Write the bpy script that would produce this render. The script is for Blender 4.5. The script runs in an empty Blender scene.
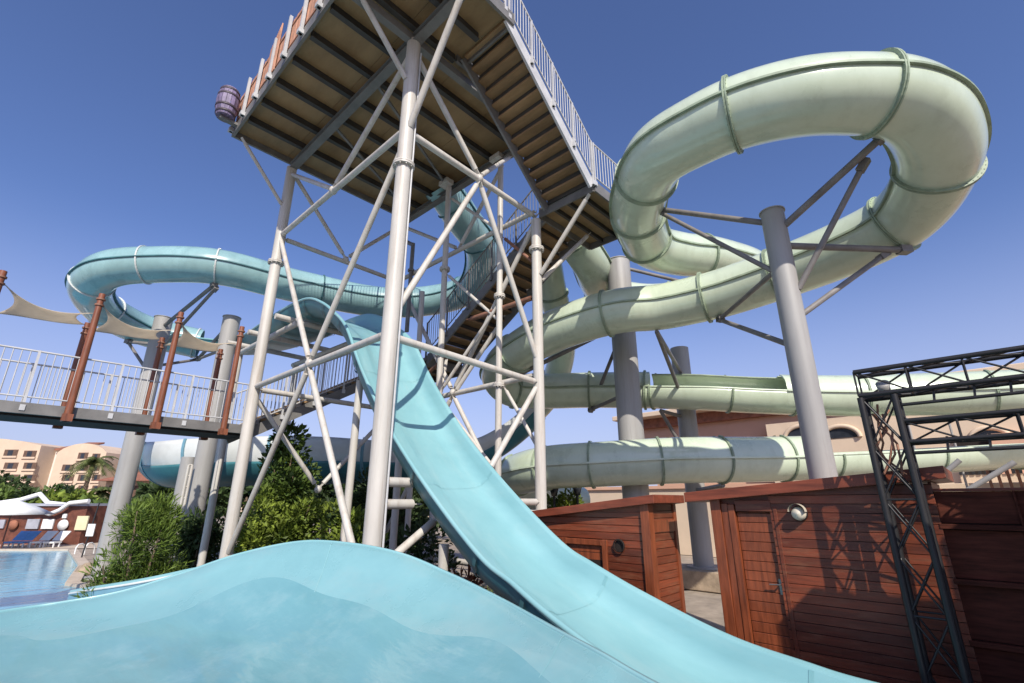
import bpy, math, random
from mathutils import Vector, Matrix
random.seed(7)
R = math.radians
scene = bpy.context.scene
COL = scene.collection

# ------------------------------------------------------------------ frame
# World: X = b (along the bridge), Y = a (along the long chute), Z up, ground at 0.
# The camera stands at the origin of X, Y, CZ above the ground.
CZ = 2.1
F, TH, CX, CY = 485.0, R(18.3), 512.0, 341.5
A1 = R(46.8)
E1 = (-math.sin(A1), math.cos(A1)); E2 = (math.cos(A1), math.sin(A1))


def cam2w(x, y, z):
    return Vector((x * E2[0] + y * E2[1], x * E1[0] + y * E1[1], z + CZ))


def ray(px, py):
    u = (px - CX) / F; v = (CY - py) / F
    return (u, math.cos(TH) - v * math.sin(TH), math.sin(TH) + v * math.cos(TH))


def at(px, py, d):
    r = ray(px, py)
    return cam2w(r[0] * d, r[1] * d, r[2] * d)


def atY(px, py, Y):
    r = ray(px, py); t = Y / r[1]
    return cam2w(r[0] * t, Y, r[2] * t)


def on_a(px, py, a):
    r = cam2w(*ray(px, py)) - Vector((0, 0, CZ)); t = a / r.y
    return r * t + Vector((0, 0, CZ))


def on_b(px, py, b):
    r = cam2w(*ray(px, py)) - Vector((0, 0, CZ)); t = b / r.x
    return r * t + Vector((0, 0, CZ))


def on_z(px, py, z):
    r = cam2w(*ray(px, py)) - Vector((0, 0, CZ)); t = (z - CZ) / r.z
    return r * t + Vector((0, 0, CZ))


def P(a, b, z):           # z measured from the camera's height
    return Vector((b, a, z + CZ))


# ------------------------------------------------------------------ materials
MATS = {}


def mat(name, col, rough=0.5, metal=0.0, var=0.12, vscale=3.0, bump=0.0, bscale=40.0, coat=0.0,
        island=0.0, streak=None, col2=None, spec=0.5, stain=None, stain_amt=0.4, stain_scale=(7, 7, .55)):
    m = bpy.data.materials.new(name); m.use_nodes = True
    nt = m.node_tree; ns = nt.nodes; ls = nt.links
    bs = ns['Principled BSDF']
    bs.inputs['Roughness'].default_value = rough
    bs.inputs['Metallic'].default_value = metal
    bs.inputs['Specular IOR Level'].default_value = spec
    if coat:
        bs.inputs['Coat Weight'].default_value = coat
        bs.inputs['Coat Roughness'].default_value = 0.06
    tc = ns.new('ShaderNodeTexCoord')
    n = ns.new('ShaderNodeTexNoise'); n.inputs['Scale'].default_value = vscale
    n.inputs['Detail'].default_value = 6; n.inputs['Roughness'].default_value = 0.65
    mp = ns.new('ShaderNodeMapping')
    if streak: mp.inputs['Scale'].default_value = streak
    ls.new(tc.outputs['Object'], mp.inputs['Vector'])
    ls.new(mp.outputs['Vector'], n.inputs['Vector'])
    rp = ns.new('ShaderNodeValToRGB')
    c2 = col2 or tuple(max(0, c * (1 - 2.2 * var)) for c in col)
    c1 = tuple(min(1, c * (1 + var)) for c in col)
    rp.color_ramp.elements[0].position = 0.32; rp.color_ramp.elements[1].position = 0.68
    rp.color_ramp.elements[0].color = (*c2, 1); rp.color_ramp.elements[1].color = (*c1, 1)
    ls.new(n.outputs['Fac'], rp.inputs['Fac'])
    out = rp.outputs['Color']
    if island:
        g = ns.new('ShaderNodeNewGeometry')
        mr = ns.new('ShaderNodeMapRange')
        mr.inputs['To Min'].default_value = 1 - island; mr.inputs['To Max'].default_value = 1 + island
        ls.new(g.outputs['Random Per Island'], mr.inputs['Value'])
        hs = ns.new('ShaderNodeHueSaturation')
        ls.new(mr.outputs['Result'], hs.inputs['Value'])
        ls.new(out, hs.inputs['Color']); out = hs.outputs['Color']
    if stain:
        m2 = ns.new('ShaderNodeMapping'); m2.inputs['Scale'].default_value = stain_scale
        ls.new(tc.outputs['Object'], m2.inputs['Vector'])
        n2 = ns.new('ShaderNodeTexNoise'); n2.inputs['Scale'].default_value = 1.0; n2.inputs['Detail'].default_value = 8; n2.inputs['Roughness'].default_value = 0.7
        ls.new(m2.outputs['Vector'], n2.inputs['Vector'])
        r2 = ns.new('ShaderNodeMapRange'); r2.inputs['From Min'].default_value = 0.5; r2.inputs['From Max'].default_value = 0.74; r2.inputs['To Max'].default_value = stain_amt
        ls.new(n2.outputs['Fac'], r2.inputs['Value'])
        mxs = ns.new('ShaderNodeMix'); mxs.data_type = 'RGBA'; mxs.inputs[7].default_value = (*stain, 1)
        ls.new(r2.outputs['Result'], mxs.inputs[0]); ls.new(out, mxs.inputs[6]); out = mxs.outputs[2]
    ls.new(out, bs.inputs['Base Color'])
    # roughness break up
    rr = ns.new('ShaderNodeMapRange')
    rr.inputs['To Min'].default_value = max(0.02, rough - 0.08); rr.inputs['To Max'].default_value = min(1, rough + 0.12)
    ls.new(n.outputs['Fac'], rr.inputs['Value']); ls.new(rr.outputs['Result'], bs.inputs['Roughness'])
    if bump:
        bn = ns.new('ShaderNodeTexNoise'); bn.inputs['Scale'].default_value = bscale; bn.inputs['Detail'].default_value = 4
        ls.new(mp.outputs['Vector'], bn.inputs['Vector'])
        b = ns.new('ShaderNodeBump'); b.inputs['Strength'].default_value = bump; b.inputs['Distance'].default_value = 0.02
        ls.new(bn.outputs['Fac'], b.inputs['Height']); ls.new(b.outputs['Normal'], bs.inputs['Normal'])
    MATS[name] = m
    return m


def leafmat(name, col, col2, island=0.45):
    m = mat(name, col, 0.55, var=0.1, vscale=1.1, col2=col2, island=island, spec=0.3)
    nt = m.node_tree; bs = nt.nodes['Principled BSDF']
    tr = nt.nodes.new('ShaderNodeBsdfTranslucent')
    mx = nt.nodes.new('ShaderNodeMixShader'); mx.inputs[0].default_value = 0.22
    src = bs.inputs['Base Color'].links[0].from_socket
    nt.links.new(src, tr.inputs['Color'])
    nt.links.new(bs.outputs[0], mx.inputs[1]); nt.links.new(tr.outputs[0], mx.inputs[2])
    nt.links.new(mx.outputs[0], nt.nodes['Material Output'].inputs['Surface'])
    return m


M = {}
M['teal'] = mat('teal_fibreglass', (0.225, 0.43, 0.455), 0.34, var=0.05, vscale=1.4, coat=0.25, col2=(0.185, 0.38, 0.41), streak=(1, .25, 1), bump=0.05, bscale=6, stain=(0.32, 0.46, 0.46), stain_amt=0.5, stain_scale=(2.2, .35, 1))
M['teal_tube'] = mat('teal_tube_fibreglass', (0.265, 0.44, 0.45), 0.24, var=0.08, vscale=1.2, coat=0.7, stain=(0.09, 0.18, 0.20), stain_amt=0.35, stain_scale=(3, 3, .5))
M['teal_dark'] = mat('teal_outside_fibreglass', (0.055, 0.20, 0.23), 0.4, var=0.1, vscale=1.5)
M['film'] = mat('shallow_flume_water', (0.175, 0.355, 0.385), 0.1, var=0.1, vscale=0.7, bump=0.25, bscale=4.5, spec=0.45, streak=(1.6, .5, 1), col2=(0.125, 0.295, 0.335), stain=(0.30, 0.45, 0.47), stain_amt=0.45, stain_scale=(2.5, 2.5, 2))
M['teal_wet'] = mat('wet_teal_fibreglass', (0.20, 0.39, 0.415), 0.26, var=0.07, vscale=0.9, coat=0.4, bump=0.08, bscale=3.5, col2=(0.16, 0.335, 0.365), stain=(0.27, 0.39, 0.40), stain_amt=0.5, stain_scale=(1.3, 1.3, 3))
M['green'] = mat('pale_green_fibreglass', (0.545, 0.62, 0.48), 0.27, var=0.05, vscale=1.2, coat=0.6, col2=(0.49, 0.57, 0.425), stain=(0.30, 0.34, 0.23), stain_amt=0.3, stain_scale=(4, 4, .6))
M['green_seam'] = mat('green_flange', (0.30, 0.37, 0.26), 0.5, var=0.15)
M['teal_seam'] = mat('teal_flange', (0.06, 0.17, 0.19), 0.5, var=0.15)
M['white_fg'] = mat('white_fibreglass', (0.62, 0.64, 0.62), 0.35, var=0.06, vscale=1.3, coat=0.2)
M['blue_fg'] = mat('pale_blue_fibreglass', (0.16, 0.33, 0.42), 0.35, var=0.08, vscale=1.3, coat=0.2)
M['steel'] = mat('cream_painted_steel', (0.52, 0.49, 0.445), 0.45, var=0.1, vscale=2.2, bump=0.08, bscale=60, streak=(1, 1, .3), col2=(0.45, 0.43, 0.39), stain=(0.25, 0.17, 0.11), stain_amt=0.55, stain_scale=(9, 9, .5))
M['rail_white'] = mat('white_painted_rail', (0.50, 0.50, 0.50), 0.4, var=0.08)
M['grey_pole'] = mat('grey_painted_pole', (0.345, 0.335, 0.32), 0.5, var=0.07, vscale=1.6, streak=(1, 1, .25), stain=(0.20, 0.18, 0.165), stain_amt=0.5, stain_scale=(7, 7, .35))
M['arm'] = mat('shade_toned_support_steel', (0.20, 0.185, 0.175), 0.5, var=0.15)  # grey steel with the brownish shade on the arms mixed into its colour
M['beam'] = mat('grey_platform_steel', (0.17, 0.163, 0.155), 0.5, var=0.12)
M['joist'] = mat('dark_joist_steel', (0.05, 0.046, 0.042), 0.55, var=0.15)
M['ply'] = mat('brown_deck_board', (0.33, 0.215, 0.105), 0.65, var=0.16, vscale=1.6, bump=0.1, bscale=30, streak=(1, .35, 1), col2=(0.22, 0.14, 0.065))
M['tread'] = mat('brown_tread_board', (0.32, 0.195, 0.095), 0.65, var=0.2, vscale=2.2, streak=(1, .3, 1), island=0.15)
M['rust'] = mat('rusty_brown_steel', (0.28, 0.13, 0.08), 0.6, var=0.2)
M['bamboo'] = mat('red_brown_slat', (0.46, 0.23, 0.14), 0.6, var=0.2, vscale=3, island=0.3)
M['wood'] = mat('red_stained_wood', (0.165, 0.034, 0.012), 0.42, var=0.28, vscale=5, bump=0.15, bscale=30, streak=(.5, .5, 9), island=0.38, col2=(0.11, 0.028, 0.011), coat=0.1, stain=(0.30, 0.15, 0.08), stain_amt=0.35, stain_scale=(3, 3, 14))
M['wood_trim'] = mat('red_stained_trim', (0.235, 0.060, 0.022), 0.4, var=0.22, vscale=4, bump=0.08, bscale=25, streak=(6, 6, .6), island=0.15, coat=0.1)
M['wood_roof'] = mat('red_stained_fascia', (0.235, 0.055, 0.025), 0.45, var=0.2, vscale=3, streak=(6, .6, 6), island=0.15)
M['fence'] = mat('shadow_darkened_fence_board', (0.11, 0.032, 0.02), 0.7, var=0.25, vscale=4, streak=(6, .6, 6), island=0.2, spec=0.15)  # red boards with the deep shadow on the fence put into the colour
M['gap'] = mat('dark_backing', (0.015, 0.008, 0.005), 0.8)
M['pole_wood'] = mat('brown_varnished_pole', (0.22, 0.072, 0.034), 0.42, var=0.22, vscale=4, streak=(4, 4, .5))
M['sail'] = mat('cream_sail_cloth', (0.80, 0.72, 0.60), 0.8, var=0.05, vscale=3)
_m = M['sail']; _n = _m.node_tree; _b = _n.nodes['Principled BSDF']
_t = _n.nodes.new('ShaderNodeBsdfTranslucent'); _x = _n.nodes.new('ShaderNodeMixShader'); _x.inputs[0].default_value = 0.6
_n.links.new(_b.inputs['Base Color'].links[0].from_socket, _t.inputs['Color'])
_n.links.new(_b.outputs[0], _x.inputs[1]); _n.links.new(_t.outputs[0], _x.inputs[2]); _n.links.new(_x.outputs[0], _n.nodes['Material Output'].inputs['Surface'])
M['black'] = mat('black_painted_truss', (0.018, 0.017, 0.018), 0.42, var=0.1)
M['barrel'] = mat('purple_barrel_stave', (0.22, 0.175, 0.29), 0.5, var=0.2, vscale=5, island=0.25, streak=(3, 3, .6))
M['hoop'] = mat('dark_hoop', (0.06, 0.045, 0.06), 0.5, var=0.1)
M['ground'] = mat('sandy_paving', (0.34, 0.28, 0.22), 0.85, var=0.14, vscale=2.5, bump=0.2, bscale=25)
M['soil'] = mat('dark_soil', (0.10, 0.065, 0.045), 0.95, var=0.3, vscale=4, bump=0.6, bscale=18)
M['grass'] = mat('grass_blade', (0.10, 0.16, 0.035), 0.6, var=0.3, island=0.35)
M['deck'] = mat('pale_pool_deck', (0.52, 0.43, 0.34), 0.8, var=0.1, vscale=1.5, bump=0.1)
M['water'] = mat('pool_water', (0.13, 0.42, 0.58), 0.12, var=0.1, vscale=0.6, bump=0.5, bscale=3.5, coat=0.0, spec=0.35)
M['hotel'] = mat('sand_plaster', (0.60, 0.46, 0.34), 0.85, var=0.05, vscale=.3)
M['hotel_w'] = mat('white_plaster', (0.68, 0.62, 0.56), 0.85, var=0.05, vscale=.3)
M['salmon'] = mat('salmon_plaster', (0.64, 0.38, 0.26), 0.85, var=0.05, vscale=.5)
M['cream'] = mat('cream_plaster', (0.66, 0.52, 0.38), 0.85, var=0.05, vscale=.5)
M['terra'] = mat('terracotta_tile', (0.30, 0.12, 0.07), 0.8, var=0.2, vscale=3)
M['glass'] = mat('dark_window_glass', (0.03, 0.035, 0.045), 0.12, var=0.2)
M['shutter'] = mat('brown_balcony_recess', (0.13, 0.075, 0.05), 0.7, var=0.2)
M['bark'] = mat('palm_bark', (0.17, 0.12, 0.08), 0.9, var=0.3, vscale=6)
M['leaf_b'] = leafmat('bright_leaf', (0.20, 0.25, 0.035), (0.08, 0.13, 0.02))
M['leaf_f'] = leafmat('feathery_leaf', (0.135, 0.195, 0.03), (0.06, 0.10, 0.016), .4)
M['leaf_m'] = leafmat('mid_leaf', (0.12, 0.175, 0.035), (0.05, 0.09, 0.02))
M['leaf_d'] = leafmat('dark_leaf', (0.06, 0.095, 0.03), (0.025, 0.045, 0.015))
M['leaf_palm'] = leafmat('palm_leaf', (0.14, 0.16, 0.05), (0.06, 0.09, 0.025))
M['leaf_red'] = leafmat('dry_red_leaf', (0.26, 0.095, 0.04), (0.12, 0.05, 0.03))
M['litter'] = leafmat('dry_leaf_litter', (0.27, 0.15, 0.08), (0.13, 0.07, 0.04))
M['white'] = mat('white_paint', (0.74, 0.74, 0.72), 0.5, var=0.05)
M['blue'] = mat('blue_cushion', (0.12, 0.28, 0.55), 0.7, var=0.1)
M['grey_board'] = mat('grey_board', (0.36, 0.37, 0.42), 0.6, var=0.08)
M['yellow_board'] = mat('pale_yellow_board', (0.68, 0.62, 0.40), 0.6, var=0.05)
M['hut_wood'] = mat('hut_brown_board', (0.15, 0.05, 0.03), 0.6, var=0.2, vscale=4)
M['dark_metal'] = mat('dark_lantern_metal', (0.02, 0.02, 0.022), 0.45, var=0.1)
M['lamp_glass'] = mat('frosted_lamp_cover', (0.62, 0.56, 0.45), 0.35, var=0.06)
M['handle'] = mat('worn_metal_handle', (0.35, 0.33, 0.30), 0.3, metal=0.8, var=0.1)
M['rock'] = mat('sandy_rock', (0.40, 0.31, 0.22), 0.9, var=0.2, vscale=3, bump=0.6, bscale=8)


# ------------------------------------------------------------------ mesh builder
class MB:
    def __init__(s): s.v = []; s.f = []; s.sm = []

    def add(s, vs, fs, smooth=False):
        o = len(s.v); s.v += [Vector(p) for p in vs]
        for f in fs: s.f.append(tuple(i + o for i in f)); s.sm.append(smooth)

    def box(s, x0, x1, y0, y1, z0, z1):
        s.add([(x0, y0, z0), (x1, y0, z0), (x1, y1, z0), (x0, y1, z0), (x0, y0, z1), (x1, y0, z1), (x1, y1, z1), (x0, y1, z1)],
              [(0, 3, 2, 1), (4, 5, 6, 7), (0, 1, 5, 4), (1, 2, 6, 5), (2, 3, 7, 6), (3, 0, 4, 7)])
        return s

    def hexa(s, lo, hi):      # two quads, lower and upper
        s.add(list(lo) + list(hi), [(0, 3, 2, 1), (4, 5, 6, 7), (0, 1, 5, 4), (1, 2, 6, 5), (2, 3, 7, 6), (3, 0, 4, 7)])
        return s

    def bar(s, p0, p1, w, h, up=(0, 0, 1)):
        p0 = Vector(p0); p1 = Vector(p1); t = (p1 - p0).normalized(); u = Vector(up)
        sd = t.cross(u)
        if sd.length < 1e-4: sd = t.cross(Vector((1, 0, 0)))
        sd.normalize(); u = sd.cross(t)
        a = sd * w / 2; b = u * h / 2
        s.hexa([p0 - a - b, p0 + a - b, p1 + a - b, p1 - a - b], [p0 - a + b, p0 + a + b, p1 + a + b, p1 - a + b])
        return s

    def tube(s, p0, p1, r, r1=None, n=12):
        p0 = Vector(p0); p1 = Vector(p1); r1 = r if r1 is None else r1
        t = (p1 - p0).normalized(); x = t.orthogonal().normalized(); y = t.cross(x)
        vs = []
        for k in range(n):
            c, q = math.cos(2 * math.pi * k / n), math.sin(2 * math.pi * k / n)
            vs.append(p0 + (x * c + y * q) * r)
        for k in range(n):
            c, q = math.cos(2 * math.pi * k / n), math.sin(2 * math.pi * k / n)
            vs.append(p1 + (x * c + y * q) * r1)
        s.add(vs, [(k, (k + 1) % n, n + (k + 1) % n, n + k) for k in range(n)], True)
        s.add(vs, [tuple(range(n - 1, -1, -1)), tuple(range(n, 2 * n))])
        return s

    def pipe(s, pts, r, n=8):
        pts = [Vector(p) for p in pts]; rings = []; x = None
        for i, p in enumerate(pts):
            t = (pts[min(i + 1, len(pts) - 1)] - pts[max(i - 1, 0)]).normalized()
            x = t.orthogonal().normalized() if x is None else (x - t * x.dot(t)).normalized()
            y = t.cross(x)
            rr = r[i] if isinstance(r, (list, tuple)) else r
            rings.append([p + (x * math.cos(2 * math.pi * k / n) + y * math.sin(2 * math.pi * k / n)) * rr for k in range(n)])
        vs = [v for q in rings for v in q]; fs = []
        for i in range(len(pts) - 1):
            for k in range(n): fs.append((i * n + k, i * n + (k + 1) % n, (i + 1) * n + (k + 1) % n, (i + 1) * n + k))
        s.add(vs, fs, True)
        s.add(rings[0] + rings[-1], [tuple(range(n - 1, -1, -1)), tuple(range(n, 2 * n))])
        return s

    def lathe(s, c, prof, n=20, ax=(0, 0, 1)):
        c = Vector(c); t = Vector(ax).normalized(); x = t.orthogonal().normalized(); y = t.cross(x); m = len(prof)
        vs = []
        for r, z in prof:
            for k in range(n): vs.append(c + t * z + (x * math.cos(2 * math.pi * k / n) + y * math.sin(2 * math.pi * k / n)) * r)
        fs = [(i * n + k, i * n + (k + 1) % n, (i + 1) * n + (k + 1) % n, (i + 1) * n + k) for i in range(m - 1) for k in range(n)]
        s.add(vs, fs, True)
        return s

    def sweep(s, path, prof, scale=None, closed=True, caps=True, smooth=True):
        fr = frames(path); m = len(prof); vs = []
        for i, (p, t, sd, u) in enumerate(fr):
            k = scale[i] if scale else 1.0
            for a, b in prof: vs.append(p + sd * a * k + u * b * k)
        fs = []; mm = m if closed else m - 1
        for i in range(len(path) - 1):
            for j in range(mm): fs.append((i * m + j, (i + 1) * m + j, (i + 1) * m + (j + 1) % m, i * m + (j + 1) % m))
        s.add(vs, fs, smooth)
        if caps and closed:
            # caps as strips between the first and second half of the profile
            h = m // 2
            for base in (0, (len(path) - 1) * m):
                for j in range(h - 1):
                    s.add([vs[base + j], vs[base + j + 1], vs[base + m - 2 - j], vs[base + m - 1 - j]], [(0, 1, 2, 3)])
        return s

    def build(s, name, m, parent=None, loc=None, bevel=0.0):
        me = bpy.data.meshes.new(name)
        off = Vector((0, 0, 0))
        if parent is not None and loc is None: off = parent_inv(parent)
        else: off = None if loc is None else Matrix.Translation(-Vector(loc))
        vs = s.v
        if off is not None and not isinstance(off, Vector): vs = [off @ v for v in vs]
        me.from_pydata([tuple(v) for v in vs], [], s.f)
        me.polygons.foreach_set('use_smooth', s.sm)
        me.materials.append(m); me.update()
        o = bpy.data.objects.new(name, me); COL.objects.link(o)
        if loc is not None: o.location = loc
        if parent is not None: o.parent = parent
        if bevel:
            b = o.modifiers.new('bevel', 'BEVEL'); b.width = bevel; b.segments = 2; b.limit_method = 'ANGLE'
        return o


WM = {}        # world matrix of things and of parts that parent sub-parts


def parent_inv(p):
    while p is not None:
        if p.name in WM: return WM[p.name].inverted()
        p = p.parent
    return Matrix.Identity(4)


def thing(name, label, cat, loc=(0, 0, 0), rz=0.0, group=None):
    o = bpy.data.objects.new(name, None); COL.objects.link(o)
    o.location = loc; o.rotation_euler = (0, 0, rz); o.empty_display_size = 0.2
    o['label'] = label; o['category'] = cat
    if group: o['group'] = group
    WM[o.name] = Matrix.Translation(Vector(loc)) @ Matrix.Rotation(rz, 4, 'Z')
    return o


def tag(o, label, cat, group=None):
    o['label'] = label; o['category'] = cat
    if group: o['group'] = group
    return o


def struct(o, kind='structure'):
    o['kind'] = kind
    return o


def copy_tree(o, parent=None):
    c = o.copy(); COL.objects.link(c)
    if parent is not None: c.parent = parent
    for ch in list(o.children): copy_tree(ch, c)
    return c


def frames(path):
    out = []; n = len(path); Z = Vector((0, 0, 1))
    for i, p in enumerate(path):
        t = (path[min(i + 1, n - 1)] - path[max(i - 1, 0)]).normalized()
        sd = t.cross(Z).normalized(); u = sd.cross(t).normalized()
        out.append((Vector(p), t, sd, u))
    return out


def catmull(pts, k=8):
    pts = [Vector(p) for p in pts]; out = []; n = len(pts)
    for i in range(n - 1):
        p0, p1, p2, p3 = pts[max(i - 1, 0)], pts[i], pts[i + 1], pts[min(i + 2, n - 1)]
        for j in range(k):
            t = j / k
            out.append(0.5 * ((2 * p1) + (p2 - p0) * t + (2 * p0 - 5 * p1 + 4 * p2 - p3) * t * t + (3 * p1 - p0 - 3 * p2 + p3) * t ** 3))
    out.append(pts[-1])
    return out


def arc_profile(r, a0, a1, n=28, th=0.03):
    o = [(r * math.cos(R(a0 + (a1 - a0) * i / n)), r * math.sin(R(a0 + (a1 - a0) * i / n))) for i in range(n + 1)]
    q = r - th
    i_ = [(q * math.cos(R(a0 + (a1 - a0) * i / n)), q * math.sin(R(a0 + (a1 - a0) * i / n))) for i in range(n, -1, -1)]
    return o + i_


def ring_on(path, idx, r, a0, a1, name, m, parent, w=0.07, h=0.06, n=28):
    """A raised joint flange round the tube at path index idx."""
    fr = frames(path); i = max(1, min(len(path) - 2, int(idx)))
    p, t, sd, u = fr[i]
    prof = []
    mb = MB()
    full = abs(a1 - a0) >= 359
    N = n
    vs = []
    for k in range(N + (0 if full else 1)):
        a = R(a0 + (a1 - a0) * k / N)
        d = sd * math.cos(a) + u * math.sin(a)
        for (rr, tt) in ((r - 0.005, -w / 2), (r + h, -w / 2), (r + h, -0.008), (r + h * .72, 0), (r + h, 0.008), (r + h, w / 2), (r - 0.005, w / 2)):
            vs.append(p + d * rr + t * tt)
    fs = []; c = 7; cnt = N if full else N
    tot = N if full else N + 1
    for k in range(cnt):
        k2 = (k + 1) % tot
        for j in range(c): fs.append((k * c + j, k * c + (j + 1) % c, k2 * c + (j + 1) % c, k2 * c + j))
    mb.add(vs, fs, False)
    for k in range(N):
        a = R(a0 + (a1 - a0) * (k + .5) / N); q = p + (sd * math.cos(a) + u * math.sin(a)) * (r + h * .55)
        mb.tube(q - t * (w * .5 + .008), q + t * (w * .5 + .008), .008, n=5)
    return mb.build(name, m, parent)


# ------------------------------------------------------------------ camera, sun, sky
cam = bpy.data.cameras.new('camera'); co = bpy.data.objects.new('camera', cam); COL.objects.link(co)
cam.sensor_width = 36; cam.lens = F / 1024 * 36; cam.clip_start = 0.05; cam.clip_end = 3000
co.location = (0, 0, CZ); co.rotation_euler = (R(90) + TH, 0, -A1)
scene.camera = co
to_sun = Vector((-1.0, -1.48, 1.45)).normalized()
sl = bpy.data.lights.new('sun', 'SUN'); so = bpy.data.objects.new('sun', sl); COL.objects.link(so)
sl.energy = 5.0; sl.angle = R(0.5); sl.color = (1.0, 0.93, 0.82)
so.rotation_euler = to_sun.to_track_quat('Z', 'Y').to_euler()
w = bpy.data.worlds.new('World'); scene.world = w; w.use_nodes = True
nt = w.node_tree; bg = nt.nodes['Background']
sky = nt.nodes.new('ShaderNodeTexSky'); sky.sky_type = 'NISHITA'; sky.sun_disc = False
sky.sun_elevation = math.asin(to_sun.z); sky.sun_rotation = math.atan2(to_sun.x, to_sun.y)
sky.altitude = 0; sky.air_density = 1.0; sky.dust_density = 1.0; sky.ozone_density = 5.0
tint = nt.nodes.new('ShaderNodeMix'); tint.data_type = 'RGBA'; tint.blend_type = 'MULTIPLY'; tint.inputs[0].default_value = 1.0
tint.inputs[7].default_value = (1.04, 1.0, 1.22, 1)
nt.links.new(sky.outputs[0], tint.inputs[6]); tcw = nt.nodes.new('ShaderNodeTexCoord'); sx = nt.nodes.new('ShaderNodeSeparateXYZ'); hz = nt.nodes.new('ShaderNodeMapRange')
hz.interpolation_type = 'SMOOTHSTEP'; hz.inputs['From Min'].default_value = 0.02; hz.inputs['From Max'].default_value = 0.46; hz.inputs['To Min'].default_value = 0.72; hz.inputs['To Max'].default_value = 0.0
nt.links.new(tcw.outputs['Generated'], sx.inputs[0]); nt.links.new(sx.outputs['Z'], hz.inputs['Value'])
pale = nt.nodes.new('ShaderNodeMix'); pale.data_type = 'RGBA'; pale.inputs[7].default_value = (4.1, 4.35, 6.1, 1)
nt.links.new(hz.outputs['Result'], pale.inputs[0]); nt.links.new(tint.outputs[2], pale.inputs[6]); nt.links.new(pale.outputs[2], bg.inputs['Color']); bg.inputs['Strength'].default_value = 0.122
scene.view_settings.view_transform = 'Standard'; scene.view_settings.look = 'None'
scene.view_settings.exposure = 0.12; scene.view_settings.gamma = 1.0
scene.render.resolution_x = 1024; scene.render.resolution_y = 683

# ------------------------------------------------------------------ ground, pool
mb = MB(); mb.add([(-1500, -1500, -0.02), (1500, -1500, -0.02), (1500, 1500, -0.02), (-1500, 1500, -0.02)], [(0, 1, 2, 3)])
struct(mb.build('ground', M['ground']))


def sheet(name, pts, z, m, kind='structure'):
    mb = MB(); mb.add([(p[0], p[1], z) for p in pts], [tuple(range(len(pts)))])
    return struct(mb.build(name, m), kind)


sheet('planting_bed', [P(20, 1.8, 0), P(20, 9.8, 0), P(9, 9.8, 0), P(6.4, 9.2, 0), P(6.4, 6.3, 0), P(3.3, 6.2, 0), P(3.2, 3.9, 0), P(8, 2.2, 0)], 0.005, M['soil'])
# pool: the water sheet and its pale kerb
pw = [on_z(-500, 552, 0.03), on_z(72, 550.5, 0.03), on_z(84, 566, 0.03), on_z(72, 585, 0.03), on_z(180, 600, 0.03), on_z(150, 660, 0.03), on_z(-200, 800, 0.03), on_z(-900, 680, 0.03)]
mb = MB(); mb.add([(p.x, p.y, 0.03) for p in pw], [tuple(range(len(pw)))])
struct(mb.build('pool_water', M['water']))
mb = MB()
for i in range(0, 4):
    mb.bar((pw[i].x, pw[i].y, 0.05), (pw[i + 1].x, pw[i + 1].y, 0.05), 0.3, 0.1)
struct(mb.build('pool_kerb', M['deck']))
dk = [on_z(-700, 551, 0.0), on_z(115, 548.5, 0.0), on_z(150, 541, 0), on_z(-500, 541, 0)]
sheet('pool_deck', dk, 0.012, M['deck'])

# ------------------------------------------------------------------ slide tower
CA, CB, TA, TB = 6.2, 3.85, 11.6, 7.4        # column grid (a, b)
H = 8.68
tower = thing('slide_tower', 'tall cream steel slide tower with braced columns under a brown wooden deck', 'tower', P(8.9, 5.6, -2.1))
ZB = -2.1


def col(a, b, z0, z1, r, collars, m='steel', name='column'):
    mb = MB(); mb.tube(P(a, b, z0), P(a, b, z1), r, n=20)
    o = mb.build(name, M[m], tower)
    for z in collars:
        mb = MB(); mb.tube(P(a, b, z - .035), P(a, b, z - .004), r + .06, n=20); mb.tube(P(a, b, z + .004), P(a, b, z + .035), r + .06, n=20)
        for k in range(10):
            q = P(a, b, z) + Vector((math.cos(k * .6283), math.sin(k * .6283), 0)) * (r + .035); mb.tube(q - Vector((0, 0, .06)), q + Vector((0, 0, .06)), .014, n=6)
        mb.build('collar', M[m], o)
    mb = MB(); mb.box(b - .32, b + .32, a - .32, a + .32, 0.0, 0.05)
    for sx in (-.22, .22):
        for sy in (-.22, .22): mb.tube((b + sx, a + sy, .05), (b + sx, a + sy, .1), .025, n=6)
    mb.build('base_plate', M[m], o)
    return o


col(CA, CB, ZB, H - .3, .128, (5.55,))
col(TA, CB, ZB, H - .3, .125, (5.6,))
col(CA, TB, ZB, 6.1, .11, (5.35,))
col(TA, TB, ZB, H - .3, .125, (5.6,))
col(7.25, 7.3, ZB, 8.2, .07, (4.5, 2.4))
col(9.0, 7.05, ZB, 8.2, .075, (5.7, 3.4))
col(10.2, 7.25, ZB, 5.5, .07, ())
# elbow pipe
mb = MB(); e0 = on_b(403, 240, 7.3); e1_ = on_b(413, 245, 7.3); e2_ = on_b(414, 270, 7.3); e3 = on_b(411, 330, 7.3)
mb.tube(e0, e1_, .06); mb.tube(e1_ + Vector((0, 0, .05)), Vector((e1_.x, e1_.y, e3.z)), .06); mb.tube(Vector((e1_.x, e1_.y, e2_.z)), Vector((e1_.x, e1_.y, e2_.z + .06)), .1)
mb.build('drain_pipe', M['beam'], tower)


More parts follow.
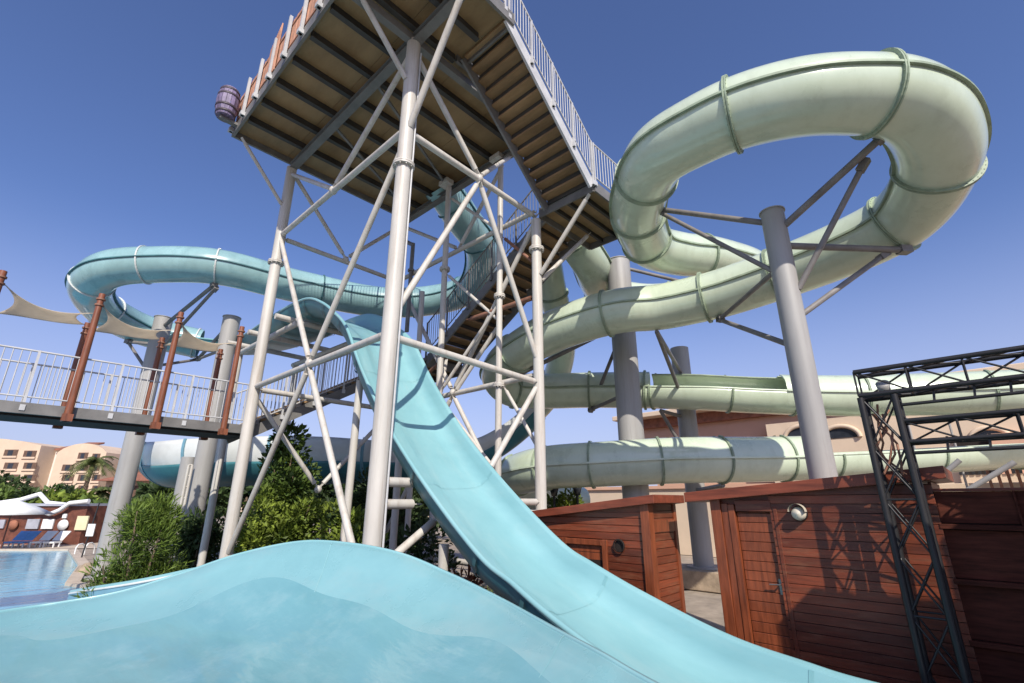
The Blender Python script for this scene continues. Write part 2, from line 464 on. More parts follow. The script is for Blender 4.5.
def brace(p0, p1, r=.055, m='steel'):
    p0 = Vector(p0); p1 = Vector(p1); t = (p1 - p0).normalized()
    mb = MB(); mb.tube(p0 + t * .16, p1 - t * .16, r, n=12)
    o = mb.build('brace', M[m], tower)
    for p, s in ((p0, 1), (p1, -1)):
        mb = MB(); mb.bar(p + t * s * .02, p + t * s * .30, r * 1.7, .016)
        mb.tube(p + t * s * .17 - Vector((0, 0, .03)), p + t * s * .17 + Vector((0, 0, .03)), .02, n=6)
        mb.build('gusset_plate', M[m], o)
    return o


def knot(p, r=.075):
    mb = MB(); mb.lathe(p, [(0, -r * 1.3), (r * .8, -r), (r * 1.15, -r * .3), (r * 1.15, r * .3), (r * .8, r), (0, r * 1.3)], 12)
    mb.build('joint_hub', M['steel'], tower)


MA = (CA + TA) / 2; MBb = (CB + TB) / 2
for b in (CB, TB):                              # faces along a
    for z in (6.35, 2.47, -1.2): brace(P(TA, b, z), P(CA, b, z), .062)
    brace(P(TA, b, 6.3), P(MA, b, 2.52)); brace(P(CA, b, 6.1), P(MA, b, 2.52)); knot(P(MA, b, 2.5))
    brace(P(MA, b, 2.45), P(TA, b, -1.1)); brace(P(MA, b, 2.45), P(CA, b, -1.3))
    if b == CB:
        brace(P(TA, b, 8.2), P(MA, b, 6.4)); brace(P(CA, b, 8.2), P(MA, b, 6.4)); knot(P(MA, b, 6.37))
brace(P(TA, TB, 8.2), P(MA, TB, 6.4)); brace(P(MA, TB, 6.4), P(7.25, TB, 8.2), .05)
for a in (CA, TA):                              # faces along b
    for z in (6.3, 2.42): brace(P(a, CB, z), P(a, TB, z - (.12 if a == CA else 0)), .062)
brace(P(CA, CB, 8.2), P(CA, MBb, 6.3)); brace(P(CA, MBb, 6.3), P(7.0, TB, 8.3), .05); knot(P(CA, MBb, 6.25))
brace(P(CA, MBb, 6.2), P(CA, CB, 2.7)); brace(P(CA, MBb, 6.2), P(CA, TB, 2.7))
brace(P(CA, TB, 2.3), P(CA, 5.97, .45)); 
brace(P(TA, CB, 8.3), P(TA, MBb, 6.4)); brace(P(TA, TB, 8.3), P(TA, MBb, 6.4)); knot(P(TA, MBb, 6.37))
brace(P(TA, CB, 2.3), P(TA, MBb, .3)); brace(P(TA, TB, 2.3), P(TA, MBb, .3)); knot(P(TA, MBb, .28))
# outriggers under the deck edges
brace(P(TA, CB, 7.1), P(11.35, 2.5, 8.4), .045); brace(P(CA, CB, 7.3), P(6.1, 2.6, 8.4), .05)
brace(P(CA, CB, 6.2), P(4.72, 3.8, 8.3), .06)
brace(P(CA, TB, 4.6), P(4.75, 7.45, 6.15), .05); brace(P(CA, TB, 4.5), P(5.6, 8.7, 6.1), .05)
brace(P(CA, TB, 4.22), P(8.4, 7.35, 4.22), .06, 'rust'); brace(P(8.82, 7.35, 2.43), P(7.5, 7.6, 4.0), .05)
brace(P(9.0, 7.1, 2.4), P(9.7, 7.8, 3.6), .045)
for (p0, p1, m_) in ((P(7.25, 7.35, 4.4), P(9.0, 7.1, 2.5), 'steel'), (P(9.0, 7.1, 5.6), P(7.3, 7.4, 3.9), 'steel'), (P(9.05, 7.15, 3.3), P(11.5, 7.4, 2.5), 'rust'), (P(7.2, 7.4, 2.4), P(6.25, 7.5, .9), 'steel'),
                  (P(9.0, 7.1, 2.3), P(7.3, 7.3, .6), 'steel'), (P(6.3, 7.6, 4.9), P(7.6, 8.9, 5.2), 'steel'), (P(7.25, 7.35, 6.2), P(9.0, 7.1, 7.9), 'steel'), (P(6.25, 7.5, 5.0), P(7.25, 7.35, 6.1), 'rust')):
    brace(p0, p1, .04, m_)
for a, b in ((7.25, 7.3), (9.0, 7.05)):
    mb = MB(); mb.box(b - .12, b + .12, a - .05, a + .3, 8.32 + CZ, 8.45 + CZ); mb.build('beam_clamp', M['steel'], tower)
# beams carrying the chute between the front and back columns
for z in (.27, -.03): brace(P(CA, CB, z), P(CA, 4.62, z), .07)
for z in (.0, -.2): brace(P(CA, TB, z), P(CA, 5.62, z), .06)
brace(P(CA, CB, -.95), P(CA, 5.0, -.2), .06)
for (a, b, zt) in ((5.6, 4.6, -.55), (5.6, 5.7, -.55), (4.3, 4.6, -1.35), (8.3, 4.6, 2.2), (8.3, 5.6, 2.2)):
    mb = MB(); mb.tube(P(a, b, ZB), P(a, b, zt), .07); mb.build('chute_prop', M['steel'], tower)
# cable conduit clipped on the front column
mb = MB(); mb.pipe([P(CA - .115, CB + .10, z) for z in (-2.0, 2, 5, 8.1)], .016, 8)
mb.build('cable_conduit', M['rail_white'], tower)

# deck
NA = 4.67
mb = MB()
rect = [(NA, 6.05, 2.43, 4.93), (6.05, 11.62, 2.43, 7.55)]
for (a0, a1, b0, b1) in rect:
    n = max(1, round((a1 - a0) / .78))
    for i in range(n):
        q0 = a0 + (a1 - a0) * i / n; q1 = a0 + (a1 - a0) * (i + 1) / n
        nb = 2 if b1 - b0 < 4 else 4
        for j in range(nb):
            c0 = b0 + (b1 - b0) * j / nb; c1 = b0 + (b1 - b0) * (j + 1) / nb
            mb.box(c0 + .004, c1 - .004, q0 + .004, q1 - .004, H + CZ, H + CZ + .05)
mb.build('deck_board', M['ply'], tower)
jb = [6.05 + (11.62 - 6.05) * i / 7 for i in range(1, 7)]
for a in jb:
    mb = MB(); mb.box(2.47, 7.5, a - .025, a + .025, H + CZ - .17, H + CZ - .003); mb.box(2.47, 7.5, a - .055, a + .055, H + CZ - .185, H + CZ - .17)
    mb.build('joist', M['joist'], tower)
for a in (5.35, 6.05):
    mb = MB(); mb.box(2.47, 4.72, a - .025, a + .025, H + CZ - .17, H + CZ - .003); mb.box(2.47, 4.72, a - .055, a + .055, H + CZ - .185, H + CZ - .17)
    mb.build('joist', M['joist'], tower)
for b, a0, a1 in ((CB, NA, 11.6), (TB, 6.1, 11.6)):
    mb = MB(); mb.box(b - .09, b + .09, a0, a1, H + CZ - .36, H + CZ - .335); mb.box(b - .02, b + .02, a0, a1, H + CZ - .335, H + CZ - .21); mb.box(b - .09, b + .09, a0, a1, H + CZ - .21, H + CZ - .187)
    mb.build('main_beam', M['beam'], tower)
mb = MB(); mb.box(2.5, 7.35, CA - .07, CA + .07, H + CZ - .35, H + CZ - .19); mb.build('cross_beam', M['beam'], tower)
mb = MB()
for a in (7.6, 9.4): mb.bar(P(a, 3.9, H - .27), P(a + 1.7, 7.3, H - .27), .06, .05)
mb.build('deck_tie', M['beam'], tower)
for (x0, x1, y0, y1) in ((2.37, 2.43, NA, 11.68), (2.43, 7.61, 11.62, 11.68), (7.55, 7.61, 6.05, 11.62), (2.43, 4.98, NA - .06, NA), (4.93, 4.98, NA, 5.98), (4.75, 7.55, 5.99, 6.05)):
    mb = MB(); mb.box(x0, x1, y0, y1, H + CZ - .17, H + CZ + .10); mb.build('edge_beam', M['beam'], tower)


def rail_post(p, h, parent, m='rail_white', w=.038, foot=.0):
    mb = MB(); mb.box(p.x - w / 2, p.x + w / 2, p.y - w / 2, p.y + w / 2, p.z - foot, p.z + h)
    if foot: mb.box(p.x - w * .95, p.x + w * .95, p.y - w * .95, p.y + w * .95, p.z - foot, p.z - foot + .1)
    return mb.build('rail_post', M[m], parent)


def railing(p0, p1, h, parent, m='rail_white', posts=3, gap=.105, r=.0085, foot=.0, mid=True):
    """posts, two rails and balusters; p0-p1 may slope."""
    p0 = Vector(p0); p1 = Vector(p1); up = Vector((0, 0, 1))
    for i in range(posts): rail_post(p0.lerp(p1, i / (posts - 1)), h, parent, m, foot=foot)
    for i in range(posts - 1):
        a = p0.lerp(p1, i / (posts - 1)); b = p0.lerp(p1, (i + 1) / (posts - 1))
        mb = MB(); mb.tube(a + up * (h - .02), b + up * (h - .02), .018, n=8); mb.tube(a + up * .12, b + up * .12, .014, n=8)
        n = max(2, int((b - a).length / gap))
        for k in range(1, n):
            q = a.lerp(b, k / n); mb.tube(q + up * .12, q + up * (h - .02), r, n=6)
        mb.build('railing_panel', M[m], parent)


# slatted screens along the open edge
pa = [4.75 + i * .765 for i in range(10)]
for i, a in enumerate(pa): rail_post(P(a, 2.33, H + .0), 1.05, tower, foot=.08, w=.06)
for i in range(len(pa) - 1):
    mb = MB(); n = 22
    for k in range(n):
        y0 = pa[i] + (pa[i + 1] - pa[i]) * k / n
        mb.tube((2.40, y0 + .018, H + CZ + .06), (2.40, y0 + .018, H + CZ + 1.0 + random.uniform(-.02, .02)), .016, n=6)
    mb.bar((2.38, pa[i], H + CZ + .2), (2.38, pa[i + 1], H + CZ + .2), .02, .04); mb.bar((2.38, pa[i], H + CZ + .85), (2.38, pa[i + 1], H + CZ + .85), .02, .04)
    mb.build('slat_screen', M['bamboo'], tower)
mb = MB()
for k in range(14): mb.tube((2.36, 9.2 + k * .036, H + CZ + .1), (2.36, 9.2 + k * .036, H + CZ + 1.42 - k * .03), .017, n=6)
mb.build('tall_screen', M['bamboo'], tower)
railing(P(11.64, 2.45, H + .1), P(11.64, 7.5, H + .1), 1.0, tower, posts=6)
railing(P(11.6, 7.58, H + .1), P(10.7, 7.58, H + .1), 1.0, tower, posts=2)
railing(P(9.3, 7.58, H + .1), P(6.1, 7.58, H + .1), 1.0, tower, posts=4)
railing(P(NA - .03, 2.5, H + .1), P(NA - .03, 4.75, H + .1), 1.0, tower, posts=3, foot=.1)
mb = MB(); mb.box(1.98, 2.4, 11.3, 11.42, 8.62 + CZ, 8.69 + CZ); mb.build('shelf_bracket', M['beam'], tower)

# barrel
bl = P(11.36, 2.09, 8.70)
barrel = thing('barrel', 'purple wooden barrel with dark hoops hung at the corner of the high deck', 'barrel', bl)
pr = [(.0, 0), (.19, 0), (.205, .05), (.235, .22), (.248, .40), (.235, .58), (.205, .75), (.19, .8), (.17, .8), (.17, .77), (0, .77)]
mb = MB()
for k in range(16):
    a0 = 2 * math.pi * k / 16 + .015; a1 = 2 * math.pi * (k + 1) / 16 - .015
    vs = []
    for r, z in pr:
        vs.append(bl + Vector((r * math.cos(a0), r * math.sin(a0), z))); vs.append(bl + Vector((r * 1.0 * math.cos(a1), r * math.sin(a1), z)))
    mb.add(vs, [(2 * i, 2 * i + 1, 2 * i + 3, 2 * i + 2) for i in range(len(pr) - 1)])
mb.build('stave_body', M['barrel'], barrel)
for z, r in ((.08, .216), (.24, .241), (.56, .241), (.72, .216)):
    mb = MB(); mb.lathe(bl + Vector((0, 0, z)), [(r - .02, -.03), (r, -.03), (r + .003, .03), (r - .02, .03)], 24); mb.build('hoop', M['hoop'], barrel)

# ------------------------------------------------------------------ staircases
def flight(pa0, pa1, width_dir, width, n, name, label, near_m, far_m, post_n=4, rails=(True, True)):
    """pa0 top, pa1 bottom of the inner edge; width_dir unit vector across."""
    t = thing(name, label, 'stairs', (pa1.x, pa1.y, pa1.z))
    wd = Vector(width_dir) * width; up = Vector((0, 0, 1))
    d = pa1 - pa0; hd = Vector((d.x, d.y, 0)); hl = hd.length; hd.normalize()
    for e, m in ((Vector((0, 0, 0)), near_m), (wd, far_m)):
        mb = MB(); mb.bar(pa0 + e + up * -.12, pa1 + e + up * -.12, .05, .24); mb.build('stringer', M[m], t)
    for k in range(n):
        q = pa0 + d * ((k + .5) / n); dep = hl / n
        mb = MB(); a = Vector(width_dir) * .03; b = Vector(width_dir) * (width - .03)
        f = hd * (dep * .6); z = Vector((0, 0, -.02)); z2 = Vector((0, 0, .03))
        mb.hexa([q + a - f + z, q + b - f + z, q + b + f + z, q + a + f + z], [q + a - f + z2, q + b - f + z2, q + b + f + z2, q + a + f + z2])
        # riser lip
        l0 = q + hd * (dep * .5)
        mb.build('tread', M['tread'], t); mb = MB()
        mb.hexa([l0 + a + up * -.12, l0 + b + up * -.12, l0 + b + hd * .03 + up * -.12, l0 + a + hd * .03 + up * -.12],
                [l0 + a + up * -.021, l0 + b + up * -.021, l0 + b + hd * .03 + up * -.021, l0 + a + hd * .03 + up * -.021])
        mb.build('tread_bearer', M['joist'], t)
    if rails[0]: railing(pa0 - Vector(width_dir) * .04, pa1 - Vector(width_dir) * .04, 1.0, t, posts=post_n, foot=.12)
    if rails[1]: railing(pa0 + wd + Vector(width_dir) * .04, pa1 + wd + Vector(width_dir) * .04, 1.0, t, posts=post_n, foot=.12)
    return t


def landing(a0, a1, b0, b1, z, t):
    mb = MB(); mb.box(b0, b1, a0, a1, z + CZ - .05, z + CZ); mb.build('landing_board', M['ply'], t)
    mb = MB()
    for (x0, x1, y0, y1) in ((b0 - .04, b0, a0, a1), (b1, b1 + .04, a0, a1), (b0, b1, a0 - .04, a0), (b0, b1, a1, a1 + .04)): mb.box(x0, x1, y0, y1, z + CZ - .22, z + CZ + .02)
    mb.build('landing_frame', M['beam'], t)
    mb = MB()
    for k in (1, 2, 3): mb.box(b0, b1, a0 + (a1 - a0) * k / 4 - .03, a0 + (a1 - a0) * k / 4 + .03, z + CZ - .16, z + CZ - .052)
    mb.build('landing_joist', M['joist'], t)


f1 = flight(P(4.68, 4.86, H + .02), P(4.68, 7.42, 6.4), (0, 1, 0), 1.22, 13, 'upper_stair_flight',
            'upper flight of brown stairs with white railing climbing to the high deck', 'rail_white', 'beam', 5, (True, False))
landing(4.68, 6.15, 7.5, 9.5, 6.4, f1)
railing(P(4.64, 7.5, 6.4), P(4.64, 9.5, 6.4), 1.0, f1, posts=3, foot=.1)
f2 = flight(P(6.2, 7.68, 6.4), P(10.4, 7.68, 3.75), (1, 0, 0), 1.3, 15, 'middle_stair_flight',
            'middle flight of brown stairs with dark rail running down behind the tower', 'beam', 'beam', 6, (True, True))
for o in list(f2.children):
    if o.name.startswith(('rail',)): o.data.materials[0] = M['beam']
landing(10.42, 13.0, 7.68, 9.0, 3.72, f2)
f3 = flight(P(11.9, 7.6, 3.7), P(11.9, 3.9, 1.55), (0, 1, 0), 1.2, 12, 'lower_stair_flight',
            'lower flight of stairs with white railing leading down to the footbridge', 'beam', 'beam', 6, (True, True))

# ------------------------------------------------------------------ footbridge
BZ = 1.62
bridge = thing('footbridge', 'grey footbridge with white railings carrying brown canopy poles', 'bridge', P(12.7, 1.0, BZ))
mb = MB(); mb.box(-7, 3.9, 11.9, 13.0, BZ + CZ - .06, BZ + CZ); mb.build('deck', M['beam'], bridge)
for a in (11.9, 13.0):
    mb = MB(); mb.box(-7, 3.9, a - .05, a + .05, BZ + CZ - .17, BZ + CZ + .02); mb.build('side_beam', M['beam'], bridge)
mb = MB()
for k in range(14): mb.box(-6.9 + k * .8, -6.82 + k * .8, 11.95, 12.95, BZ + CZ - .15, BZ + CZ - .062)
mb.build('deck_joist', M['joist'], bridge)
mb = MB(); mb.box(-7, 3.9, 11.96, 12.94, BZ + CZ - .21, BZ + CZ - .152); mb.build('soffit', M['gap'], bridge)
railing(P(11.87, -7, BZ), P(11.87, 3.9, BZ), .96, bridge, posts=10, foot=.12)
railing(P(13.03, -7, BZ), P(13.03, 3.9, BZ), .95, bridge, posts=10, foot=.12)

pos_words = ['at the left edge of the view', 'second from the left', 'third from the left', 'nearest the tower leg']
pb = [-.5, .87, 2.2, 3.42]
for j, (a, z1, w1) in enumerate(((11.78, 3.85, 'near'), (13.08, 3.58, 'far'))):
    for i, b in enumerate(pb):
        po = thing('canopy_pole', 'brown pole on the %s side of the footbridge, %s' % (w1, pos_words[i]), 'pole', P(a, b, BZ - .25), group='brown poles along the footbridge')
        mb = MB(); mb.tube(P(a, b, BZ - .25), P(a, b, z1), 0.062, .052, n=14); mb.build('shaft', M['pole_wood'], po)
        mb = MB(); mb.tube(P(a, b, z1 - .25), P(a, b, z1 - .22), .075); mb.tube(P(a, b, z1 - .13), P(a, b, z1 - .10), .075)
        mb.tube(P(a + .05, b, z1 - .2), P(a + .16, b, z1 - .2), .03); mb.build('rope_ring', M['rust'], po)
        mb = MB(); mb.box(b - .075, b + .075, a - .075, a + .075, BZ + CZ - .25, BZ + CZ - .12); mb.build('pole_shoe', M['pole_wood'], po)
sl_lab = ['cream shade sail at the left edge above the footbridge', 'cream shade sail over the middle of the footbridge', 'cream shade sail beside the tower leg above the footbridge']
for i in range(3):
    c = [P(11.85, pb[i] + .05, 3.66), P(11.85, pb[i + 1] - .05, 3.46), P(13.0, pb[i + 1] - .05, 3.52), P(13.0, pb[i] + .05, 3.40)]
    N = 14; mb = MB(); vs = []
    for u in range(N + 1):
        for v in range(N + 1):
            uu, vv = u / N, v / N
            # hollow edges pull the border towards the middle
            su = uu + (.5 - uu) * 0; sv = vv
            ku = .46 * 4 * uu * (1 - uu); kv = .30 * 4 * vv * (1 - vv)
            sv = vv + (0.5 - vv) * ku; su = uu + (0.5 - uu) * kv
            p = (c[0] * (1 - su) + c[1] * su) * (1 - sv) + (c[3] * (1 - su) + c[2] * su) * sv
            p = p - Vector((0, 0, .11 * 4 * uu * (1 - uu) * (1 - .3 * 4 * vv * (1 - vv))))
            vs.append(p)
    fs = [(u * (N + 1) + v, (u + 1) * (N + 1) + v, (u + 1) * (N + 1) + v + 1, u * (N + 1) + v + 1) for u in range(N) for v in range(N)]
    mb.add(vs, fs, True)
    o = mb.build('shade_sail', M['sail'], None, loc=c[0])
    sol = o.modifiers.new('thickness', 'SOLIDIFY'); sol.thickness = .012
    tag(o, sl_lab[i], 'shade sail', 'shade sails over the footbridge')

# ------------------------------------------------------------------ green tube slide
G = [(566, 225, 13.0), (590, 262, 13.6), (604, 290, 15.0), (645, 300, 15.6), (695, 295, 15.2), (738, 282, 14.2), (752, 270, 13.3), (715, 258, 12.4), (680, 254, 11.9),
     (652, 246, 11.4), (641, 228, 10.6), (638, 205, 9.7), (645, 180, 8.9), (660, 154, 8.1), (700, 130, 7.55), (745, 111, 7.15), (800, 98, 6.85),
     (850, 95, 6.75), (896, 99, 6.75), (926, 117, 6.85), (939, 150, 7.2), (930, 182, 7.65), (912, 208, 8.1), (886, 228, 8.5), (845, 248, 9.0),
     (800, 266, 9.55), (750, 284, 10.15), (711, 296, 10.6), (660, 307, 11.1), (618, 311, 11.3), (575, 323, 11.8), (540, 338, 12.4), (510, 358, 13.2),
     (499, 375, 14.0), (512, 389, 14.5), (545, 391, 14.6), (590, 390, 14.4), (650, 390, 13.9)]
G2 = [(650, 390, 13.9), (700, 391, 13.3), (760, 394, 13.0), (850, 396, 12.6), (950, 394, 12.0), (1024, 392, 11.5), (1110, 393, 11.3), (1190, 400, 11.8), (1215, 416, 12.8), (1160, 436, 13.3), (1090, 444, 13.1),
      (1024, 447, 12.7), (950, 451, 12.4), (850, 456, 12.0), (760, 459, 11.6), (680, 460, 11.3), (600, 464, 11.6), (550, 467, 12.1), (522, 473, 12.8), (508, 480, 13.7), (514, 487, 14.7), (540, 494, 15.6), (580, 503, 16.4)]
RG = .525
K = 8
gp = catmull([at(*q) for q in G], K)
gs = thing('green_tube_slide', 'pale green tube slide looping high around a grey pole then opening into a trough', 'water slide', gp[0])
mb = MB(); mb.sweep(gp, arc_profile(RG, 0, 360, 40)); mb.build('closed_tube', M['green'], gs)
for i in (0.6, 1.9, 3.5, 5.5, 7.4, 9.4, 10.7, 12.2, 14.85, 17.5, 20.5, 22.8, 25.6, 27.2, 29.3, 31.8, 34.2, 36.1, 37.7):
    ring_on(gp, i * K, RG, 0, 360, 'joint_flange', M['green_seam'] if i != 20.5 else M['green_seam'], gs, .055, .05, 40)
for s in (0, 180):
    c, q = math.cos(R(s)), math.sin(R(s))
    mb = MB(); x = RG - .004
    sg = 1 if s == 0 else -1
    mb.sweep(gp, [(sg * x, .018), (sg * (RG + .045), .018), (sg * (RG + .045), -.018), (sg * x, -.018)], smooth=False)
    mb.build('seam_flange', M['green_seam'], gs)
g2 = catmull([at(*q) for q in G2], K)
def rim(path, r, ang, name, m, parent, w=.05):
    fr = frames(path); mb = MB()
    mb.pipe([p + sd * r * math.cos(R(ang)) + u * r * math.sin(R(ang)) for p, t, sd, u in fr], w, 8)
    mb.build(name, m, parent)


i1 = int(2.3 * K); iturn = 9 * K; i2 = int(13.6 * K)
# first bay open towards the viewer, then both walls high as far as the turn
seg = g2[:i1 + 1]
mb = MB(); mb.sweep(seg, arc_profile(RG, 108, 360, 30, .035)); mb.build('open_trough', M['green'], gs)
rim(seg, RG - .01, 360, 'trough_rim', M['green'], gs, .03); rim(seg, RG - .01, 108, 'trough_rim', M['green_seam'], gs, .022)
seg = g2[i1:iturn + 1]
mb = MB(); mb.sweep(seg, arc_profile(RG, 98, 438, 40, .035)); mb.build('high_wall_trough', M['green'], gs)
rim(seg, RG - .01, 98, 'trough_rim', M['green_seam'], gs, .02); rim(seg, RG - .01, 438, 'trough_rim', M['green_seam'], gs, .02)
mb = MB(); mb.sweep(seg, [(RG - .004, .018), (RG + .05, .018), (RG + .05, -.018), (RG - .004, -.018)], smooth=False); mb.build('seam_flange', M['green'], gs)
seg = g2[iturn:i2 + 1]
mb = MB(); mb.sweep(seg, arc_profile(RG, 178, 372, 30, .035)); mb.build('low_trough', M['green'], gs)
rim(seg, RG - .01, 178, 'trough_rim', M['green'], gs, .035); rim(seg, RG - .01, 372, 'trough_rim', M['green'], gs, .025)
seg = g2[i2:]
mb = MB(); mb.sweep(seg, arc_profile(RG, 102, 442, 40, .035)); mb.build('return_tube', M['green'], gs)
mb = MB(); mb.sweep(seg, [(-RG + .004, .02), (-RG - .05, .02), (-RG - .05, -.02), (-RG + .004, -.02)], smooth=False); mb.build('seam_flange', M['green'], gs)
for i in (.05, 1.55): ring_on(g2, max(1, i * K), RG, 108, 360, 'joint_flange', M['green_seam'], gs, .045, .04)
for i in (2.4, 3.2, 4.6): ring_on(g2, i * K, RG, 98, 438, 'joint_flange', M['green_seam'], gs, .045, .04)
for i in (11.2, 12.3, 13.3): ring_on(g2, i * K, RG, 178, 372, 'joint_flange', M['green_seam'], gs, .045, .04)
for i in (13.75, 14.6, 15.3, 16.2, 17.2, 18.3): ring_on(g2, i * K, RG, 102, 442, 'joint_flange', M['green_seam'], gs, .045, .04)

# ------------------------------------------------------------------ teal slide
T = [(440, 185, 14.5), (460, 215, 15), (482, 250, 16), (474, 284, 17.2), (440, 299, 17.8), (380, 302, 17.4), (300, 287, 16.2), (218, 267, 14.9), (146, 265, 14.5), (108, 270, 14.3),
     (91, 285, 14.6), (98, 303, 15.6), (118, 318, 16.5), (150, 332, 17.5), (200, 344, 18.2)]
RT = .55
tp = catmull([at(*q) for q in T], K)
ts = thing('teal_slide', 'turquoise slide curling left as a tube then plunging as an open chute to the right', 'water slide', tp[0])
mb = MB(); mb.sweep(tp, arc_profile(RT, 0, 360, 40)); mb.build('closed_tube', M['teal_tube'], ts)
for i in (.8, 1.8, 3.4, 4.6, 5.8, 7.05, 8.1, 9.75, 11.6, 13.2, 14):
    ring_on(tp, i * K, RT, 0, 360, 'joint_flange', M['teal_seam'] if i < 6 else M['white_fg'], ts, .035, .035, 40)
for s in (1, -1):
    mb = MB(); mb.sweep(tp, [(s * (RT - .004), .016), (s * (RT + .045), .016), (s * (RT + .045), -.016), (s * (RT - .004), -.016)], smooth=False)
    mb.build('seam_flange', M['teal_seam'], ts)
cb = 5.1
ch = [tp[-1 - K // 2], P(18.6, 5.25, 5.36), P(16.2, 5.4, 5.02), P(14.2, 5.2, 4.74), P(12.6, cb, 4.62), P(11.4, cb, 4.60), P(10.5, cb, 4.49), P(9.73, cb, 4.16), P(9.1, cb, 3.76), P(8.5, cb, 3.28), P(7.85, cb, 2.42),
      P(7.2, cb, 1.66), P(6.55, cb, .99), P(5.57, cb, .15), P(4.59, cb, -.57), P(4.05, cb, -.82), P(3.4, cb, -1.09), P(2.45, cb, -1.41), P(1.7, cb, -1.54), P(1.0, cb, -1.61), P(-1, cb, -1.66), P(-3.5, cb, -1.66)]
cp = catmull(ch, K)
inner = [(-.96, -.03), (-.96, .015), (-.90, .02), (-.87, -.02), (-.85, -.16), (-.78, -.31), (-.66, -.375), (-.5, -.39), (-.3, -.40), (-.1, -.405), (.08, -.40), (.2, -.375), (.3, -.32), (.4, -.29), (.55, -.285), (.68, -.27), (.78, -.22), (.84, -.12), (.87, -.02), (.90, .02), (.96, .015), (.96, -.03)]
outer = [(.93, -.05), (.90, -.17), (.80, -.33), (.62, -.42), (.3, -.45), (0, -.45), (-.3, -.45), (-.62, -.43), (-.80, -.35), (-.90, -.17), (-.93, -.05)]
TILT = .03
inner = [(x, z - TILT * x) for x, z in inner]; outer = [(x, z - TILT * x) for x, z in outer]
scl = [min(.845, .62 + .225 * i / (4 * K)) for i in range(len(cp))]
for i in range(15 * K, len(cp)): scl[i] = .845 + .12 * min(1, (i - 15 * K) / (2.0 * K))
mb = MB(); mb.sweep(cp, inner, scl, closed=False); mb.build('chute_channel', M['teal'], ts)
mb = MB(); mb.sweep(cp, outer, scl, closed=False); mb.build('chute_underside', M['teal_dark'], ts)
for e in (-.93, .93):
    fr = frames(cp); mb = MB()
    mb.pipe([p + sd * e * scl[i] + u * (-.005 - TILT * e * scl[i]) for i, (p, t, sd, u) in enumerate(fr)], .034, 8); mb.build('chute_rim', M['teal'], ts)
# joint ribs under the chute
fr = frames(cp)
for i in range(3 * K, len(cp) - 2, 11):
    p, t, sd, u = fr[i]; mb = MB()
    pts = [p + (sd * x * 1.035 + u * (z - .02)) * scl[i] for x, z in outer]
    vs = []
    for q in pts: vs += [q - t * .03, q + t * .03]
    mb.add(vs, [(2 * k, 2 * k + 1, 2 * k + 3, 2 * k + 2) for k in range(len(pts) - 1)]); mb.build('joint_flange', M['teal_seam'], ts)
    mb = MB(); pts = [p + (sd * x * .995 + u * (z + .004)) * scl[i] for x, z in inner[3:-3]] if i % 2 else []
    vs = []
    for q in pts: vs += [q - t * .022, q + t * .022]
    mb.add(vs, [(2 * k, 2 * k + 1, 2 * k + 3, 2 * k + 2) for k in range(len(pts) - 1)]); pts and mb.build('channel_joint', M['teal'], ts)
# beams carrying the level part of the channel
for a, z in ((11.2, 4.1), (12.9, 4.12), (14.5, 4.2)):
    mb = MB(); mb.tube(P(a, 3.9, z), P(a, 6.2, z), .07); mb.build('carrier_beam', M['steel'], ts)
for b in (4.3, 5.9):
    mb = MB(); mb.tube(P(10.9, b, 3.95), P(14.8, b, 4.0), .07); mb.build('carrier_beam', M['steel'], ts)
    mb = MB(); mb.tube(P(14.6, b, -2.1), P(14.6, b, 4.0), .09); mb.build('carrier_post', M['steel'], ts)

# ------------------------------------------------------------------ white trough slide, lower left
Wp = [(546, 256, 14.0), (552, 290, 14.6), (560, 325, 15.2), (561, 358, 15.8), (547, 396, 16.3), (512, 428, 16.5), (465, 450, 16.3), (410, 452, 15.9), (345, 449, 16.2), (270, 449, 16.4), (215, 451, 16.5), (190, 453, 16.8), (176, 452, 17.8), (181, 450, 19.4), (220, 452, 20.6), (300, 460, 21)]
wp = catmull([at(*q) for q in Wp], K)
ws = thing('white_slide', 'wide white and blue trough slide sweeping low behind the tower', 'water slide', wp[0])
split = int(4.4 * K)
mb = MB(); mb.sweep(wp[:split + 1], arc_profile(.43, 0, 360, 32)); mb.build('closed_tube', M['green'], ws)
sc = [.40 + .60 * min(1, i / (4 * K)) for i in range(len(wp) - split)]
mb = MB(); mb.sweep(wp[split:], arc_profile(1.15, 166, 374, 30, .03), sc); mb.build('open_trough', M['white_fg'], ws)
for i in (1.2, 2.4, 3.6): ring_on(wp, i * K, .43, 0, 360, 'joint_flange', M['green_seam'], ws, .06, .05)
for i in (7.5, 8.8, 10.2, 11.5): ring_on(wp, i * K, 1.15, 166, 374, 'joint_flange', M['blue_fg'], ws, .08, .05)
mb = MB(); mb.sweep(wp[split:], arc_profile(1.18, 205, 290, 20, .02), sc); mb.build('painted_side', M['teal_dark'], ws)
mb = MB(); mb.sweep(wp[split:], arc_profile(1.165, 250, 335, 20, .015), sc); mb.build('painted_side', M['teal_dark'], ws)

